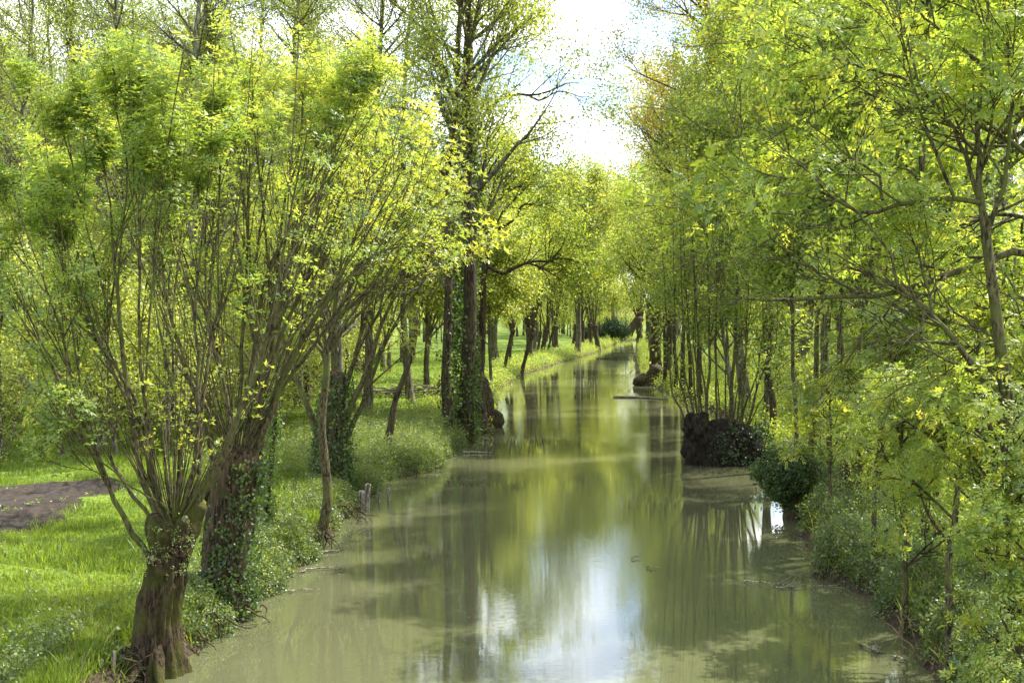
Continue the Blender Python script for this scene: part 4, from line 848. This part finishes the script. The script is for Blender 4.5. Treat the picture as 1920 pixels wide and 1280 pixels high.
def stick(px0, py0, px1, py1, r, label, cat='stick', z=.03, name='floating_branch', bend=.0, twigs=0, seed=0):
    rg = np.random.default_rng(seed); a, b = WP(px0, py0, z), WP(px1, py1, z); m = (a+b)/2+np.array([0, bend, .01])
    P = crom([a, m, b], 12)[None]; P[0, 1:-1] += rg.standard_normal((10, 3))*np.array([.02, .04, .006]); g = [tubes(P, np.linspace(r, r*.35, 12)[None], 7)]
    if twigs:
        s, d, rr, t = sprout(P, np.full((1, 12), r), twigs, .2, .9, .4, .9, rg); d[:, 2] = np.abs(d[:, 2])*.25
        g.append(tubes(*grow(s, d, .35*np.linalg.norm(b-a), rr*.5, .003, 6, .1, .0, rg), 4))
    V, Fq = cat_geo(g); tag(mesh(name, V, Fq, B_wood, origin=a), label, cat)
stick(1150, 744, 1252, 748, .07, 'long bleached branch floating in mid canal, furthest away', bend=.5, seed=1)
stick(562, 1071, 645, 1063, .018, 'pale flat branch floating below the curved grey trunk', bend=.1, twigs=2, seed=2)
stick(540, 1106, 600, 1104, .012, 'thin pale twig floating just before the flat branch', twigs=1, seed=3)
stick(1395, 1088, 1490, 1098, .016, 'pale forked branch floating off the right bank', twigs=4, seed=4)
stick(1455, 1100, 1570, 1096, .012, 'second pale branch floating between the forked one and the right bank', twigs=3, seed=5)
stick(1612, 1208, 1655, 1222, .02, 'small bundle of pale twigs floating near the bottom right bank', twigs=6, seed=6)
stick(1675, 1230, 1700, 1236, .02, 'short pale twig floating closest to the bottom right bank', twigs=3, seed=7)
stick(1185, 1045, 1205, 1043, .012, 'tiny twig sticking up in the middle of the canal', twigs=2, seed=8)
stick(1212, 1062, 1238, 1063, .012, 'tiny floating twig right of the upright one in mid canal', twigs=1, seed=9)
stick(590, 1035, 640, 1031, .03, 'dark sunken log at the foot of the curved grey trunk', bend=0, seed=10)
stick(868, 848, 925, 848, .04, 'pale branch floating before the ivied dark stump', seed=11)
stick(1665, 1128, 1715, 1130, .02, 'thin twig with green shoots touching the water by the right bank', seed=12)
# brush pile under the trees
c = at(735, 742, .8); rt_ = thing('brush_pile', c, 'heap of grey cut branches on the grass left of the twin trunks', 'brush pile')
rg = np.random.default_rng(4); n = 90; s = np.stack([rg.uniform(-2.0, 2.4, n), rg.uniform(-.5, .5, n), rg.uniform(.03, .45, n)], -1); d = np.stack([rg.choice([-1, 1], n), .4*rg.standard_normal(n), .12*rg.standard_normal(n)], -1)
mesh('branches', *tubes(*grow(s, d, rg.uniform(.8, 1.8, n), .035, .01, 7, .1, 0, rg), 5), B_grey, rt_)
# leaf and petal specks on the water
n = 1500; Y = 12+rg.uniform(0, 1, n)**1.6*75; u = rg.beta(.8, 1.1, n); X = XL(Y)+.2+u*(XR(Y)-XL(Y)-.4); a = rg.uniform(0, 6.28, n); r = rg.uniform(.006, .02, n)
V = np.stack([np.stack([X+r*np.cos(a+q*1.57)*(1 if q % 2 else .5), Y+r*np.sin(a+q*1.57)*(1 if q % 2 else .5), np.full(n, .006)], -1) for q in range(4)], 1)
tag(mesh('floating_specks', V, np.arange(n*4).reshape(-1, 4), B_wood, smoothf=False), 'pale leaf and seed specks floating on the canal', 'debris', kind='stuff')
# exposed roots at the bank foot
def roots(px, py, n, seed, label, L=.5):
    rg = np.random.default_rng(seed); b = WP(px, py, 0); b[2] = .05
    s = np.stack([rg.uniform(-.5, .3, n), rg.uniform(-.6, .6, n), rg.uniform(.05, .35, n)], -1); d = np.stack([rg.uniform(.1, .9, n), rg.uniform(-.8, .4, n), -rg.uniform(.2, .7, n)], -1)
    o = mesh('exposed_roots', *tubes(*grow(s, d, L*rg.uniform(.6, 1.4, n), .018, .005, 9, .3, -.1, rg), 5), B_dark); o.location = b
    tag(o, label, 'roots', 'tangled roots at the left water edge')
roots(375, 1200, 26, 1, 'tangled roots between the two nearest pollards')
roots(445, 1165, 22, 2, 'tangled roots below the second pollard')
roots(245, 1262, 20, 3, 'thick roots beside the stakes, left of the nearest pollard', .7)
roots(580, 1030, 24, 4, 'root clump under the curved grey trunk')
roots(655, 975, 24, 5, 'dark root clump below the ivied pollard')
